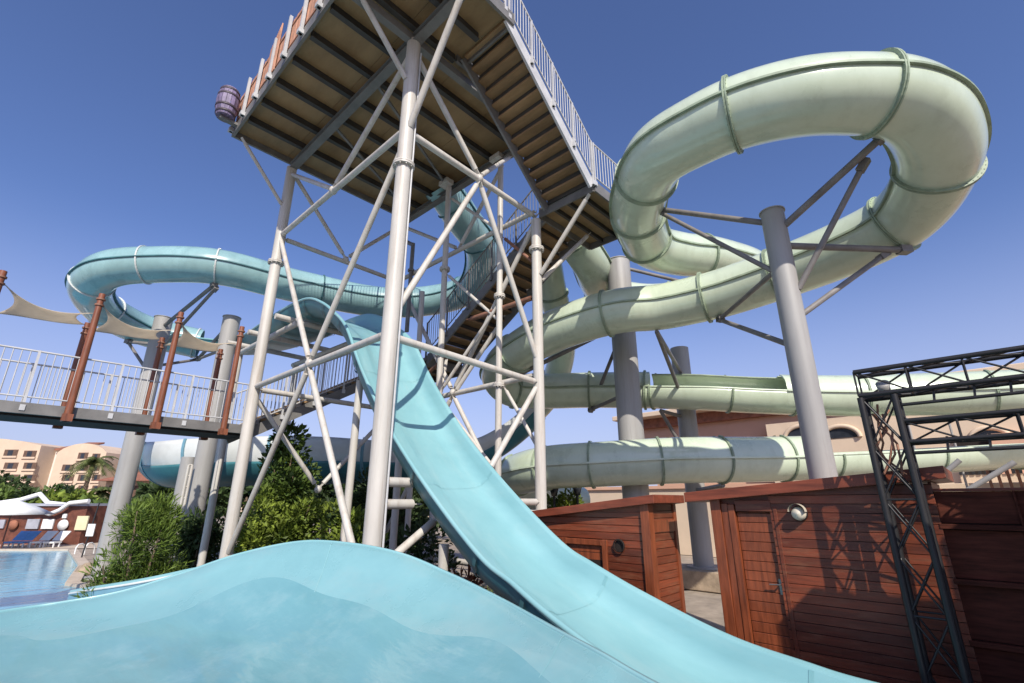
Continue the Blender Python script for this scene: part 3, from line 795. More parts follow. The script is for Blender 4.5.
# ------------------------------------------------------------------ support poles with arms
def pole(name, label, px, py, d, r, arms, top_extra=0.0, m='grey_pole', am='arm'):
    top = at(px, py, d)
    t = thing(name, label, 'pole', (top.x, top.y, 0), group='grey poles carrying the slides')
    mb = MB(); mb.tube((top.x, top.y, 0), (top.x, top.y, top.z + top_extra), r, n=28); mb.build('shaft', M[m], t)
    mb = MB(); mb.tube((top.x, top.y, 0), (top.x, top.y, .06), r + .18, n=20); mb.build('base_plate', M[m], t)
    mb = MB(); mb.tube((top.x, top.y, top.z + top_extra), (top.x, top.y, top.z + top_extra + .02), r + .02, n=28); mb.build('cap', M[m], t)
    for (zf, tip, rr) in arms:
        tip = Vector(tip); p0 = Vector((top.x, top.y, top.z + zf)); dr = Vector((tip.x - p0.x, tip.y - p0.y, 0)).normalized()
        mb = MB(); mb.tube(p0 + dr * (r * .9), tip, rr, n=10); o = mb.build('arm', M[am], t)
        mb = MB(); mb.bar(tip - (tip - p0).normalized() * .12, tip + (tip - p0).normalized() * .08, rr * 2.6, rr * 2.2); mb.build('end_bracket', M[am], o)
    return t, top


def under(path, idx, r, side=0.0):
    p, t, sd, u = frames(path)[int(idx)]
    return p - Vector((0, 0, 1)) * (r + .06) + sd * side


D0 = at(656, 209, 9.45); D1 = at(884, 135, 6.95); D2 = at(905, 250, 8.1); D3 = at(720, 319, 10.3)
pole('slide_support_pole', 'thick grey pole rising behind the shed into the middle of the green loop', 772, 213, 8.0, .175,
     [(-.12, D0, .05), (-1.0, D0 + Vector((0, 0, -.03)), .04), (-.3, D1, .055), (-1.42, at(864, 164, 7.2), .045), (-.6, D2, .055), (-1.8, at(884, 255, 8.1), .045), (-.95, D3, .045), (-2.25, D3 + Vector((0, 0, -.02)), .045)])
tipE = [under(gp, 1.4 * K, RG), under(gp, 32.0 * K, RG), under(gp, 36.1 * K, RG), under(gp, 5.3 * K, RG)]
pole('slide_support_pole', 'thick grey pole left of centre standing behind the left shed', 618, 262, 13.75, .32,
     [(-.3, tipE[0] + Vector((.4, -.2, .35)), .05), (-.6, tipE[0] + Vector((.5, -.2, .1)), .045), (-2.0, tipE[1], .06), (-1.6, tipE[1] + Vector((.2, 0, .3)), .035), (-2.3, tipE[2], .05), (-3.8, tipE[2], .05), (-.2, tipE[3], .05)])
fb = on_z(704, 568, CZ - 1.65)
# pole standing on the planter
ftop_z = 5.4
t = thing('slide_support_pole', 'grey pole standing on a low planter in the gap between the two sheds', 'pole', (fb.x, fb.y, .45), group='grey poles carrying the slides')
mb = MB(); mb.tube((fb.x, fb.y, .45), (fb.x, fb.y, CZ + 4.4), .26, n=28); mb.build('shaft', M['grey_pole'], t)
mb = MB(); mb.tube((fb.x, fb.y, .45), (fb.x, fb.y, .5), .42, n=20); mb.build('base_plate', M['grey_pole'], t)
for zf, tip in ((3.6, under(gp, 28.2 * K, RG)), (2.6, under(gp, 28.2 * K, RG)), (2.3, under(g2, .3 * K, RG)), (1.0, under(g2, .3 * K, RG)), (.3, under(g2, 14.6 * K, RG))):
    mb = MB(); mb.tube((fb.x, fb.y, CZ + zf), tip, .05, n=10); mb.build('arm', M['arm'], t)
tipT = [under(tp, 7.05 * K, RT), under(tp, 12.6 * K, RT), under(tp, 14 * K, RT), under(tp, 9.6 * K, RT)]
pole('slide_support_pole', 'tall grey pole below the turquoise curl seen under the footbridge', 160, 335, 16.4, .27,
     [(.3, tipT[0], .06), (-.6, tipT[0] + Vector((.05, 0, -.1)), .05), (-.3, tipT[1], .06), (-1.2, tipT[1], .05), (-1.0, tipT[2], .05)], .6)
kp, kt = pole('slide_support_pole', 'grey pole with pipes beside the tower leg passing behind the footbridge', 232, 318, 15.6, .25,
     [(-.2, under(tp, 14 * K, RT) + Vector((0, -.2, 0)), .06), (-1.0, under(tp, 14 * K, RT), .05)])
mb = MB()
for dx in (-.33, -.42): mb.tube((kt.x + dx, kt.y - .2, 0), (kt.x + dx, kt.y - .2, CZ + 1.0), .035, n=8)
for k in range(10): mb.tube((kt.x - .33, kt.y - .2, .4 + k * .3), (kt.x - .42, kt.y - .2, .4 + k * .3), .02, n=6)
mb.build('pipe_bundle', M['steel'], kp)
mb = MB(); mb.tube((kt.x - .30, kt.y + .42, 0), (kt.x - .30, kt.y + .42, CZ + 1.25), .19, n=20); mb.build('side_pipe', M['grey_pole'], kp)

# ------------------------------------------------------------------ foreground basin flume
rimpts = [(1.9, 1.0, -1.0), None]
RM = []
for (px, py, D) in ((0, 612, 6.3), (60, 603, 6.35), (120, 592, 6.3), (180, 574, 6.2), (240, 554, 6.0), (300, 542, 5.7), (350, 544, 5.4), (400, 554, 5.05), (450, 575, 4.7), (500, 600, 4.25), (550, 628, 3.75), (600, 655, 3.35), (650, 684, 3.1)):
    r = ray(px, py); h = math.hypot(r[0], r[1]); RM.append(Vector((r[0] * D / h, r[1] * D / h, r[2] * D / h)))
RM = [Vector((-3.2, -2.2, -.9)), Vector((-4.6, 0.2, -.9)), Vector((-5.0, 2.2, -.9)), Vector((-4.9, 3.4, -.9))] + RM + [Vector((1.25, 2.2, -1.0)), Vector((1.6, 1.0, -1.0)), Vector((1.5, -.6, -1.0)), Vector((.4, -2.0, -.95)), Vector((-1.4, -2.6, -.92)), Vector((-3.2, -2.2, -.9))]
rc = catmull(RM, 14)
Q = Vector((-1.4, 1.2, -1.22))
basin = thing('flume_basin', 'wide wet turquoise flume basin with a smooth curved rim in the foreground', 'water slide', cam2w(Q.x, Q.y, -CZ))
prof = [(0.0, 1.0), (.015, .97), (.035, .86), (.07, .70), (.12, .53), (.18, .38), (.26, .25), (.36, .15), (.48, .08), (.62, .03), (.8, .01), (1.0, 0.0)]
vs = []; m = len(prof)
for p in rc:
    for s, k in prof:
        q = p.lerp(Q, s); q.z = Q.z + (p.z - Q.z) * k; vs.append(cam2w(*q))
fs = [(i * m + j, i * m + j + 1, (i + 1) * m + j + 1, (i + 1) * m + j) for i in range(len(rc) - 1) for j in range(m - 1)]
mb = MB(); mb.add(vs, fs, True); mb.build('basin_floor', M['teal_wet'], basin)
vs = []
for i, p in enumerate(rc):
    o = (p - Q); o.z = 0; o.normalize()
    for dx, dz in ((0, 0), (.0, .012), (.035, .012), (.045, -.03), (.035, -.08), (.16, -.5), (.18, -(p.z + CZ) - 0.0)): 
        q = p + o * dx; q.z += dz; vs.append(cam2w(*q))
fs = [(i * 7 + j, i * 7 + j + 1, (i + 1) * 7 + j + 1, (i + 1) * 7 + j) for i in range(len(rc) - 1) for j in range(6)]
mb = MB(); mb.add(vs, fs, True); mb.build('basin_rim', M['teal'], basin)
for i in (135, 200):
    p = rc[i]; vs = []
    q1 = rc[i + 1]; t = (q1 - p).normalized() * .004
    for s, k in prof[:10]:
        q = p.lerp(Q, s); q.z = Q.z + (p.z - Q.z) * k + .004; vs += [cam2w(*(q - t)), cam2w(*(q + t))]
    mb = MB(); mb.add(vs, [(2 * k, 2 * k + 1, 2 * k + 3, 2 * k + 2) for k in range(9)]); mb.build('panel_joint', M['teal'], basin)

# thin sheet of running water over the lower part of the basin, with an uneven edge
vs = []; pin = [q_ for q_ in prof if q_[0] >= .18]; NR = len(pin)
for i, p in enumerate(rc[:-1]):
    s0 = .115 + .030 * math.sin(i * .085 + .6) + .010 * math.sin(i * .19 + 1)
    f_ = (s0 - .07) / .05 if s0 < .12 else (s0 - .12) / .06
    kk_ = .70 + (.53 - .70) * f_ if s0 < .12 else .53 + (.38 - .53) * f_
    q = p.lerp(Q, s0); q.z = Q.z + (p.z - Q.z) * kk_ + .0015; vs.append(cam2w(*q))
    for s_, k_ in pin:
        q = p.lerp(Q, s_); q.z = Q.z + (p.z - Q.z) * k_ + .005; vs.append(cam2w(*q))
n_ = len(rc) - 1
fs = [(i * (NR + 1) + j, i * (NR + 1) + j + 1, ((i + 1) % n_) * (NR + 1) + j + 1, ((i + 1) % n_) * (NR + 1) + j) for i in range(n_) for j in range(NR)]
mb = MB(); mb.add(vs, fs, True); struct(mb.build('flume_water', M['film']))
# small dark outflow channel next to the pool
oc = catmull([at(275, 552, 7.4), at(235, 562, 7.3), at(195, 571, 7.2), at(155, 580, 7.2), at(115, 587, 7.4), at(85, 592, 7.9)], 6)
ot = thing('outflow_channel', 'low dark blue outflow channel beside the rocks at the pool edge', 'channel', (oc[2].x, oc[2].y, 0))
mb = MB(); mb.sweep(oc, arc_profile(.2, 165, 375, 20, .02)); mb.build('channel_trough', M['teal'], ot)
fr = frames(oc); vs = []
for p, t_, sd, u in fr:
    for e in (-.2, .2): vs += [p + sd * e, Vector((p.x + sd.x * e * 1.3, p.y + sd.y * e * 1.3, 0))]
fs = []
for i in range(len(fr) - 1):
    for j in (0, 2): fs.append((i * 4 + j, i * 4 + j + 1, i * 4 + j + 5, i * 4 + j + 4))
mb = MB(); mb.add(vs, fs, True); mb.build('side_wall', M['blue_fg'], ot)
for e in (180, 360):
    mb = MB(); mb.pipe([p + sd * .2 * math.cos(R(e)) for p, t_, sd, u in fr], .018, 8); mb.build('channel_rim', M['white_fg'], ot)

# ------------------------------------------------------------------ sheds
def plank_wall(t, axis, fixed, u0, u1, z0, z1, h=.098, th=.022, ztop=None, out=-1, name='plank_wall', m='wood', holes=()):
    """horizontal boards; axis 'a': wall in plane b=fixed running along a; axis 'b' the reverse. out = sign of the outward normal."""
    mb = MB(); back = MB(); n = int(math.ceil((z1 - z0) / h))
    for k in range(n):
        lo = z0 + k * h + .003; hi = min(z1, z0 + (k + 1) * h - .003)
        if hi <= lo: continue
        segs = [(u0, u1)]
        for (ha, hb, hz0, hz1) in holes:
            if hi > hz0 and lo < hz1:
                ns_ = []
                for s0, s1 in segs:
                    if hb <= s0 or ha >= s1: ns_.append((s0, s1)); continue
                    if ha > s0: ns_.append((s0, ha))
                    if hb < s1: ns_.append((hb, s1))
                segs = ns_
        for s0, s1 in segs:
            f0, f1 = sorted((fixed, fixed + out * th * random.uniform(.8, 1.1)))
            if axis == 'a': mb.box(f0, f1, s0, s1, lo + CZ, hi + CZ)
            else: mb.box(s0, s1, f0, f1, lo + CZ, hi + CZ)
    o = mb.build(name, M[m], t, bevel=.004)
    f0, f1 = sorted((fixed - out * .001, fixed - out * .03))
    if axis == 'a': back.box(f0, f1, u0, u1, z0 + CZ, z1 + CZ)
    else: back.box(u0, u1, f0, f1, z0 + CZ, z1 + CZ)
    back.build('backing_board', M['gap'], o)
    return o


def trim(t, x0, x1, y0, y1, z0, z1, name='corner_post', m='wood_trim', bv=.006):
    mb = MB(); mb.box(x0, x1, y0, y1, z0 + CZ, z1 + CZ); return mb.build(name, M[m], t, bevel=bv)


def shed_roof(t, b0, b1, aL, zL, aR, zR, th=.125):
    """mono-pitch: aL/zL the left (larger a) lower corner of the fascia underside, aR/zR the right."""
    mb = MB()
    mb.hexa([P(aL, b0, zL), P(aR, b0, zR), P(aR, b1, zR), P(aL, b1, zL)], [P(aL, b0, zL + th), P(aR, b0, zR + th), P(aR, b1, zR + th), P(aL, b1, zL + th)])
    return mb.build('roof', M['wood_roof'], t, bevel=.006)


# left shed
s1 = thing('wooden_shed', 'red brown plank shed with a porthole and a small shuttered window, left of the gap', 'shed', P(4.7, 6.9, -2.1), group='red wooden sheds')
plank_wall(s1, 'a', 6.42, 3.55, 6.0, -2.08, -.14, holes=[(4.22, 4.86, -1.6, -.60)])
plank_wall(s1, 'b', 3.47, 6.5, 7.14, -2.08, -.02, out=-1)
trim(s1, 6.36, 6.5, 3.43, 3.56, -2.08, -.03)
trim(s1, 7.12, 7.2, 3.43, 3.55, -2.08, .0)
trim(s1, 6.5, 7.12, 3.435, 3.47, -.40, -.24, 'side_board')
trim(s1, 6.42, 7.2, 5.95, 6.0, -2.08, -.3, 'rear_panel', 'wood'); trim(s1, 7.18, 7.2, 3.55, 5.95, -2.08, -.3, 'rear_panel', 'wood')
wf = trim(s1, 6.372, 6.43, 4.14, 4.22, -1.6, -.52, 'window_frame')
trim(wf, 6.372, 6.43, 4.86, 4.94, -1.6, -.52, 'frame_jamb'); trim(wf, 6.372, 6.43, 4.22, 4.86, -.60, -.52, 'frame_head')
plank_wall(s1, 'a', 6.44, 4.22, 4.86, -1.6, -.6, h=.10, name='shutter', m='wood_trim')
mb = MB(); pc = P(3.93, 6.375, -.58); mb.lathe(pc, [(.078, 0), (.088, 0), (.088, .02), (.078, .02)], 28, (-1, 0, 0)); ph = mb.build('porthole', M['gap'], s1)
mb = MB(); mb.lathe(pc + Vector((.016, 0, 0)), [(0, 0), (.08, 0)], 28, (-1, 0, 0)); mb.build('porthole_glass', M['gap'], ph)
shed_roof(s1, 6.29, 7.23, 6.15, -.32, 3.30, -.015, .11)
mb = MB(); mb.add([P(3.5, 6.41, -.16), P(4.95, 6.41, -.16), P(3.5, 6.41, -.02), P(3.5, 6.46, -.16), P(4.95, 6.46, -.16), P(3.5, 6.46, -.02)], [(0, 1, 2), (3, 5, 4), (0, 2, 5, 3), (1, 4, 5, 2), (0, 3, 4, 1)])
mb.build('gable_board', M['wood'], s1)
# right shed
s2 = thing('wooden_shed', 'red brown plank shed with a narrow door and round wall lamp', 'shed', P(1.6, 7.4, -2.1), group='red wooden sheds')
plank_wall(s2, 'a', 6.82, .42, 2.02, -2.08, .18)
trim(s2, 6.83, 6.86, 2.0, 2.7, -.1, .1, 'head_board', 'wood')
plank_wall(s2, 'b', 2.70, 6.9, 8.0, -2.08, .06, out=1)
trim(s2, 6.76, 6.9, 2.61, 2.74, -2.08, .06)
trim(s2, 6.775, 6.85, 2.44, 2.52, -2.08, -.03, 'door_jamb'); trim(s2, 6.785, 6.85, 2.525, 2.608, -2.08, -.02, 'door_jamb')
trim(s2, 6.79, 6.85, 1.94, 1.985, -2.08, -.06, 'door_jamb', 'wood')
trim(s2, 6.79, 6.85, 2.0, 2.43, -.115, .02, 'door_head', 'wood')
dr = plank_wall(s2, 'a', 6.858, 2.015, 2.435, -2.04, -.125, h=.112, name='door', m='wood_trim')
mb = MB(); hp = P(2.035, 6.825, -.93)
mb.box(hp.x - .002, hp.x + .012, hp.y - .018, hp.y + .018, hp.z - .11, hp.z + .06); mb.tube(hp, hp + Vector((-.045, 0, 0)), .009); mb.tube(hp + Vector((-.045, 0, 0)), hp + Vector((-.045, .11, -.005)), .008)
mb.build('handle', M['handle'], dr)
trim(s2, 8.0, 8.03, .45, 2.7, -2.08, .0, 'rear_panel', 'wood'); trim(s2, 6.85, 8.0, .42, .45, -2.08, .2, 'side_panel', 'wood')
shed_roof(s2, 6.66, 8.15, 3.04, -.005, .28, .225, .125)
# round wall lamp
lp = P(1.69, 6.796, -.13)
lamp = thing('wall_lamp', 'round cream bulkhead lamp on the plank wall beside the shed door', 'lamp', lp)
mb = MB(); mb.lathe(lp, [(0, .0), (.085, 0), (.085, .04), (.07, .05)], 24, (-1, 0, 0)); mb.build('base', M['dark_metal'], lamp)
mb = MB(); mb.lathe(lp, [(.078, .045), (.074, .08), (.055, .115), (0, .13)], 24, (-1, 0, 0)); mb.build('diffuser', M['lamp_glass'], lamp)
mb = MB(); mb.add([lp + Vector((-.05, .09 * math.cos(R(a)), .02 + .09 * math.sin(R(a)))) for a in range(0, 181, 15)] + [lp + Vector((-.15, .09 * math.cos(R(a)), .02 + .09 * math.sin(R(a)))) for a in range(0, 181, 15)], [(i, i + 1, i + 14, i + 13) for i in range(12)], True)
mb.build('hood', M['lamp_glass'], lamp)
# fence to the right of the shed
fn = thing('board_fence', 'red board fence in shadow-darkened colour with rails right of the black truss column', 'fence', P(-1.2, 6.9, -2.1))
for i in range(6):
    a1 = .44 - i * .62; a0 = a1 - .60
    mb = MB()
    for k, (z0, z1) in enumerate(((-2.08, -1.30), (-1.24, -.77), (-.71, -.27), (-.20, .10))):
        mb.box(6.86, 6.88, a0, a1, z0 + CZ, z1 + CZ)
    mb.build('board_panel', M['fence'], fn)
    trim(fn, 6.80, 6.90, a0 - .02, a0 + .0, -2.08, .1, 'fence_post', 'fence')
mb = MB(); mb.box(6.882, 6.91, -3.3, .44, .02, CZ + .09); mb.build('backing_board', M['gap'], fn)
for z in (-1.27, -.74, -.235):
    trim(fn, 6.79, 6.855, -3.3, .44, z - .025, z + .025, 'fence_rail', 'fence')
trim(fn, 6.82, 6.92, -3.3, .44, .102, .13, 'fence_cap', 'wood_roof')

# ------------------------------------------------------------------ black truss gate
tg = thing('lighting_truss', 'black metal lattice truss gate standing in front of the red shed', 'truss', P(.65, 6.45, -2.1))


def truss(p0, p1, ux, uy, sx, sy, bay, rc_=.026, rl=.010, name='truss_beam', rung=1):
    p0 = Vector(p0); p1 = Vector(p1); t = p1 - p0; L = t.length; t.normalize(); ux = Vector(ux) * sx / 2; uy = Vector(uy) * sy / 2
    cs = [-ux - uy, ux - uy, ux + uy, -ux + uy]
    part = None
    for c in cs:
        mb = MB(); mb.tube(p0 + c, p1 + c, rc_, n=10); o = mb.build('chord' if part else name, M['black'], part or tg); part = part or o
    n = max(1, round(L / bay)); mb = MB()
    for k in range(n + 1):
        q = p0 + t * L * k / n
        if k % rung == 0 or k == n:
            for j in range(4): mb.tube(q + cs[j], q + cs[(j + 1) % 4], rl, n=6)
        if k < n:
            q2 = p0 + t * L * (k + 1) / n
            for j in range(4):
                mb.tube(q + cs[j], q2 + cs[(j + 1) % 4], rl, n=6)
                if j % 2 == 0: mb.tube(q + cs[(j + 1) % 4], q2 + cs[j], rl, n=6)
    mb.build('lattice', M['black'], part)
    return part


truss(P(.645, 6.45, -2.05), P(.645, 6.45, 1.06), (0, 1, 0), (1, 0, 0), .29, .28, .5, .032, name='truss_column', rung=2)
truss(P(-2.6, 6.45, -2.05), P(-2.6, 6.45, 1.06), (0, 1, 0), (1, 0, 0), .29, .28, .5, .032, name='truss_column', rung=2)
truss(P(.80, 6.45, 1.215), P(-2.75, 6.45, 1.215), (1, 0, 0), (0, 0, 1), .28, .26, .44)
truss(P(.50, 6.45, .68), P(-2.46, 6.45, .68), (1, 0, 0), (0, 0, 1), .23, .21, .44, .022)
for z in (.95, .465):
    mb = MB(); mb.tube(P(.46, 6.36, z), P(-2.4, 6.36, z), .017, n=8)
    for a in (.2, -.1, -.35, -1.0): mb.bar(P(a, 6.36, z), P(a - .02, 6.36, z + .14), .03, .02, (0, 1, 0))
    mb.build('lamp_bar', M['black'], tg)
mb = MB(); mb.box(6.2, 6.7, .38, .91, .0, .05); mb.build('base_plate', M['black'], tg)
mb = MB()
for k in range(5):
    z0 = .95 - k * .02
    mb.pipe([P(.66 + random.uniform(-.1, .1), 6.45 + random.uniform(-.1, .1), z0 - q * .16 + random.uniform(-.03, .03)) for q in range(5)], .011, 6)
mb.build('cable_bundle', M['rust'], tg)
mb = MB(); sp = P(.58, 6.45, 1.16); mb.lathe(sp, [(0, -.06), (.05, -.05), (.065, .06), (.0, .06)], 16, (-.6, 0, .5)); mb.build('spotlight', M['grey_pole'], tg)

# added off-view wooden wall, stepped to shape the shadow on shed and fence
kk = thing('shadow_wall', 'added stepped brown wooden wall outside the view, casting shadow on shed and fence', 'wall', P(-3.0, 4.6, -2.1))
for nm, a_r, z0, z1, b0, b1 in (('lower_panel', -.97, -2.08, 1.70, 4.72, 5.0), ('middle_panel', -2.55, 1.70, 2.6, 4.74, 4.98), ('upper_panel', -2.85, 2.6, 3.2, 4.75, 4.97)):
    mb = MB(); k = 0; y = a_r
    while y > -6.5:
        wv = .14 + random.uniform(-.01, .01); mb.box(b0 + random.uniform(0, .012), b1 - random.uniform(0, .012), y - wv, y - .006, z0 + CZ, z1 + CZ - random.uniform(0, .03)); y -= wv
    o = mb.build(nm, M['wood'], kk, bevel=.004)
    mb = MB(); mb.box(b0 + .05, b1 - .05, -6.5, a_r - .01, z0 + CZ, z1 + CZ - .04); mb.build('backing_board', M['gap'], o)
for a_ in (-1.12, -2.75, -4.6, -6.4):
    trim(kk, 4.66, 4.715, a_ - .06, a_ + .06, -2.08, 1.48, 'batten', 'wood_trim')

# planter under the pole in the gap
pl = thing('planter', 'low sandy stone planter under the grey pole between the sheds', 'planter', (fb.x, fb.y, 0))
mb = MB(); mb.box(fb.x - .7, fb.x + .7, fb.y - .7, fb.y + .7, 0, .45); mb.build('wall', M['rock'], pl, bevel=.02)

# ------------------------------------------------------------------ background right: salmon building
BB = 25.0
def onB(px, py, b=BB): return on_b(px, py, b)
c0 = onB(641, 420); c1 = onB(1024, 400)
sb = thing('salmon_building', 'salmon pink building with arched windows and a painted eave shadow behind the green troughs', 'building', (BB, c0.y, 0))
yl = c0.y; yr = -14.0
ztop = onB(700, 414).z; zband = onB(700, 437).z; zlow = onB(700, 441).z
mb = MB(); mb.box(BB, BB + 9, yr, yl, zlow, ztop); mb.build('upper_wall', M['salmon'], sb)
mb = MB(); mb.box(BB - .02 + .5, BB + 9, yr, yl - .4, 0, zlow); mb.build('lower_wall', M['salmon'], sb)
mb = MB(); mb.box(BB - 1.1, BB + 9, yr, yl + 1.2, ztop + .0, ztop + .25); mb.build('cornice', M['cream'], sb, bevel=.03)
mb = MB(); mb.box(BB - .35, BB + 9, yr, yl + .45, ztop - .5, ztop - .003); mb.build('eave_shadow_band', M['terra'], sb)  # red-brown strip standing in for the shadow below the cornice
# cream bay with arches
cbay = onB(772, 440).y
mb = MB(); mb.box(BB - .6, BB - .003, yr, cbay, 0, onB(790, 424).z); mb.build('cream_bay', M['cream'], sb)
for px in (804, 841, 990):
    q = onB(px, 438, BB - .62); wr = abs(onB(px - 19, 438, BB - .62).y - q.y)
    mb = MB(); n = 18
    arcp = [Vector((BB - .63, q.y + wr * math.cos(R(180 * k / n)), q.z + wr * .72 * math.sin(R(180 * k / n)))) for k in range(n + 1)]
    mb.add(arcp, [tuple(range(n + 1))]); wdw = mb.build('arched_window', M['glass'], sb)
    mb = MB(); mb.pipe([p + Vector((-.03, 0, 0)) for p in arcp], .09, 8); mb.build('window_frame', M['cream'], wdw)
# pale low building farther off
lb = onB(500, 470, 34)
lo = thing('cream_building', 'low cream building far behind the tower post', 'building', (34, lb.y, 0))
q = onB(540, 463, 34); mb = MB(); mb.box(34, 40, q.y - 3, lb.y + 14, 0, q.z); mb.build('wall', M['cream'], lo)
mb = MB(); mb.box(33.6, 40.4, q.y - 3.3, lb.y + 14.3, q.z, q.z + .3); mb.build('roof', M['hotel_w'], lo)
for k in range(5):
    mb = MB(); mb.box(33.96, 34.0, lb.y + k * 2.4, lb.y + k * 2.4 + 1.1, q.z - 1.6, q.z - .5); mb.build('window', M['shutter'], lo)
# terrace with picket rail
tw = thing('terrace', 'cream terrace block with brown picket rails behind the board fence', 'terrace', P(-2, 20, -2.1))
q0 = on_b(930, 489, 20.0); q1 = on_b(1000, 474, 23)
mb = MB(); mb.box(20, 27, -16, q0.y + 1.5, 0, q0.z + .15); mb.build('wall', M['cream'], tw, bevel=.02)
mb = MB(); mb.box(23, 27, -16, on_b(958, 470, 23).y, q0.z + .15, q1.z); mb.build('upper_step', M['cream'], tw, bevel=.02)
yp = on_b(960, 470, 23).y
mb = MB()
for k in range(60):
    y = yp - k * .16; mb.box(22.94, 22.98, y - .045, y + .045, q1.z, q1.z + .55)
mb.box(22.93, 22.99, yp - 9.6, yp + .05, q1.z + .55, q1.z + .62); mb.build('picket_rail', M['dark_metal'], tw)
yq = on_b(990, 480, 19.7).y
mb = MB()
for k in range(26):
    y = yq - k * .2; mb.box(19.7, 19.75, y - .035, y + .035, q0.z - .3, q0.z + .9)
mb.box(19.68, 19.77, yq - 5.2, yq + .1, q0.z + .9, q0.z + .98); mb.build('picket_rail', M['rust'], tw)
yo = on_b(958, 455, 25).y; yo2 = on_b(993, 455, 25).y
mb = MB(); mb.box(24.0, 24.4, yo2 - 14, yo2, q1.z, q1.z + 1.4); mb.build('rear_wall', M['salmon'], tw)
mb = MB(); mb.box(24.2, 24.4, yo2, yo, q1.z, q1.z + 1.3); mb.build('dark_opening', M['gap'], tw)
for (a, b_) in (((925, 489), (960, 460)), ((968, 490), (1015, 462))):
    mb = MB(); mb.tube(on_b(*a, 9.6), on_b(*b_, 9.6), .035); 
    o = tag(mb.build('handrail', M['grey_pole'], None, loc=on_b(*a, 9.6)), 'sloping grey handrail above the fence, %s' % ('nearer the truss' if a[0] < 950 else 'at the right edge'), 'handrail', 'grey handrails above the fence')
    mb = MB(); s_ = on_b(*a, 9.6); mb.tube((s_.x, s_.y, 0), s_, .03); mb.build('handrail_post', M['grey_pole'], o)

gw = thing('garden_wall', 'low cream garden wall behind the left shed and the lower green tube', 'wall', (21, 9, 0))
mb = MB(); mb.box(21, 21.4, 3.0, 16, 0, CZ + .55); mb.build('wall', M['cream'], gw); mb = MB(); mb.box(20.9, 21.5, 2.9, 16.1, CZ + .55, CZ + .68); mb.build('coping', M['salmon'], gw)
# lanterns behind the left shed
for px, py, lab in ((577, 487, 'black lantern behind the left shed, the larger one further right'), (554, 488, 'black lantern behind the left shed close to the tower post')):
    q = at(px, py, 13.4)
    t = thing('street_lantern', lab, 'lantern', (q.x, q.y, 0), group='lanterns behind the left shed')
    mb = MB(); mb.tube((q.x, q.y, 0), (q.x, q.y, q.z - .2), .035); mb.build('post', M['dark_metal'], t)
    mb = MB(); mb.lathe(q, [(0, -.22), (.08, -.22), (.17, .1), (.0, .1)], 6); mb.build('lantern_glass', M['glass'], t)
    mb = MB(); mb.lathe(q, [(.22, .1), (.13, .19), (.04, .23), (.0, .33)], 6); mb.lathe(q, [(.22, .1), (0, .1)], 6); mb.build('cap', M['dark_metal'], t)

# ------------------------------------------------------------------ foliage
def leaves(mb, c, rad, n, size, up=.3, elong=2.0, shell=.55):
    c = Vector(c)
    for _ in range(n):
        while True:
            d = Vector((random.uniform(-1, 1), random.uniform(-1, 1), random.uniform(-1, 1)))
            if .05 < d.length < 1: break
        d = d.normalized() * (shell + (1 - shell) * random.random()) if random.random() < .8 else d
        p = c + Vector((d.x * rad[0], d.y * rad[1], d.z * rad[2]))
        if p.z < .02: p.z = .02 + random.random() * .1
        t = (d.normalized() + Vector((random.uniform(-.9, .9), random.uniform(-.9, .9), random.uniform(-.6, .6) + up))).normalized()
        s = t.orthogonal().normalized(); s = Matrix.Rotation(random.uniform(0, 6.28), 3, t) @ s
        L = size * random.uniform(.45, 1.5); wd = L / elong / 2
        nn = t.cross(s) * L * .12
        mb.add([p, p + t * L * .5 + s * wd + nn, p + t * L, p + t * L * .5 - s * wd + nn], [(0, 1, 2, 3)])


def bush(name, label, cat, base, clumps, m, size, elong=2.0, dens=260, group=None, stems=5, up=.3):
    base = Vector(base)
    t = thing(name, label, cat, base, group=group)
    mb = MB()
    for (dx, dy, dz, rx, rz) in clumps:
        c = base + Vector((dx, dy, dz)); n = int(dens * rx * rz / .25)
        leaves(mb, c, (rx, rx, rz), n, size, up, elong)
    mb.build('foliage', m, t)
    mb = MB()
    for k in range(stems):
        dx, dy, dz, rx, rz = clumps[k % len(clumps)]
        mb.pipe([base + Vector((dx * .1, dy * .1, 0)), base + Vector((dx * .6, dy * .6, dz * .5)), base + Vector((dx, dy, dz + rz * .5))], [.035, .025, .01], 6)
    mb.build('stem', M['bark'], t)
    return t


def clump_list(w, h, n, rmin, rmax):
    out = []
    for k in range(n):
        z = random.uniform(.15, 1) ** .9 * h; ww = w * (1.05 - .55 * z / h)
        a = random.uniform(0, 6.28); q = ww * math.sqrt(random.random())
        r = random.uniform(rmin, rmax); out.append((q * math.cos(a), q * math.sin(a), z - r * .5, r, r * random.uniform(.8, 1.2)))
    return out


def gz(px, py, D):        # ground point under a pixel column at horizontal distance D
    r = ray(px, py); h = math.hypot(r[0], r[1]); q = cam2w(r[0] * D / h, r[1] * D / h, 0); q.z = 0
    return q


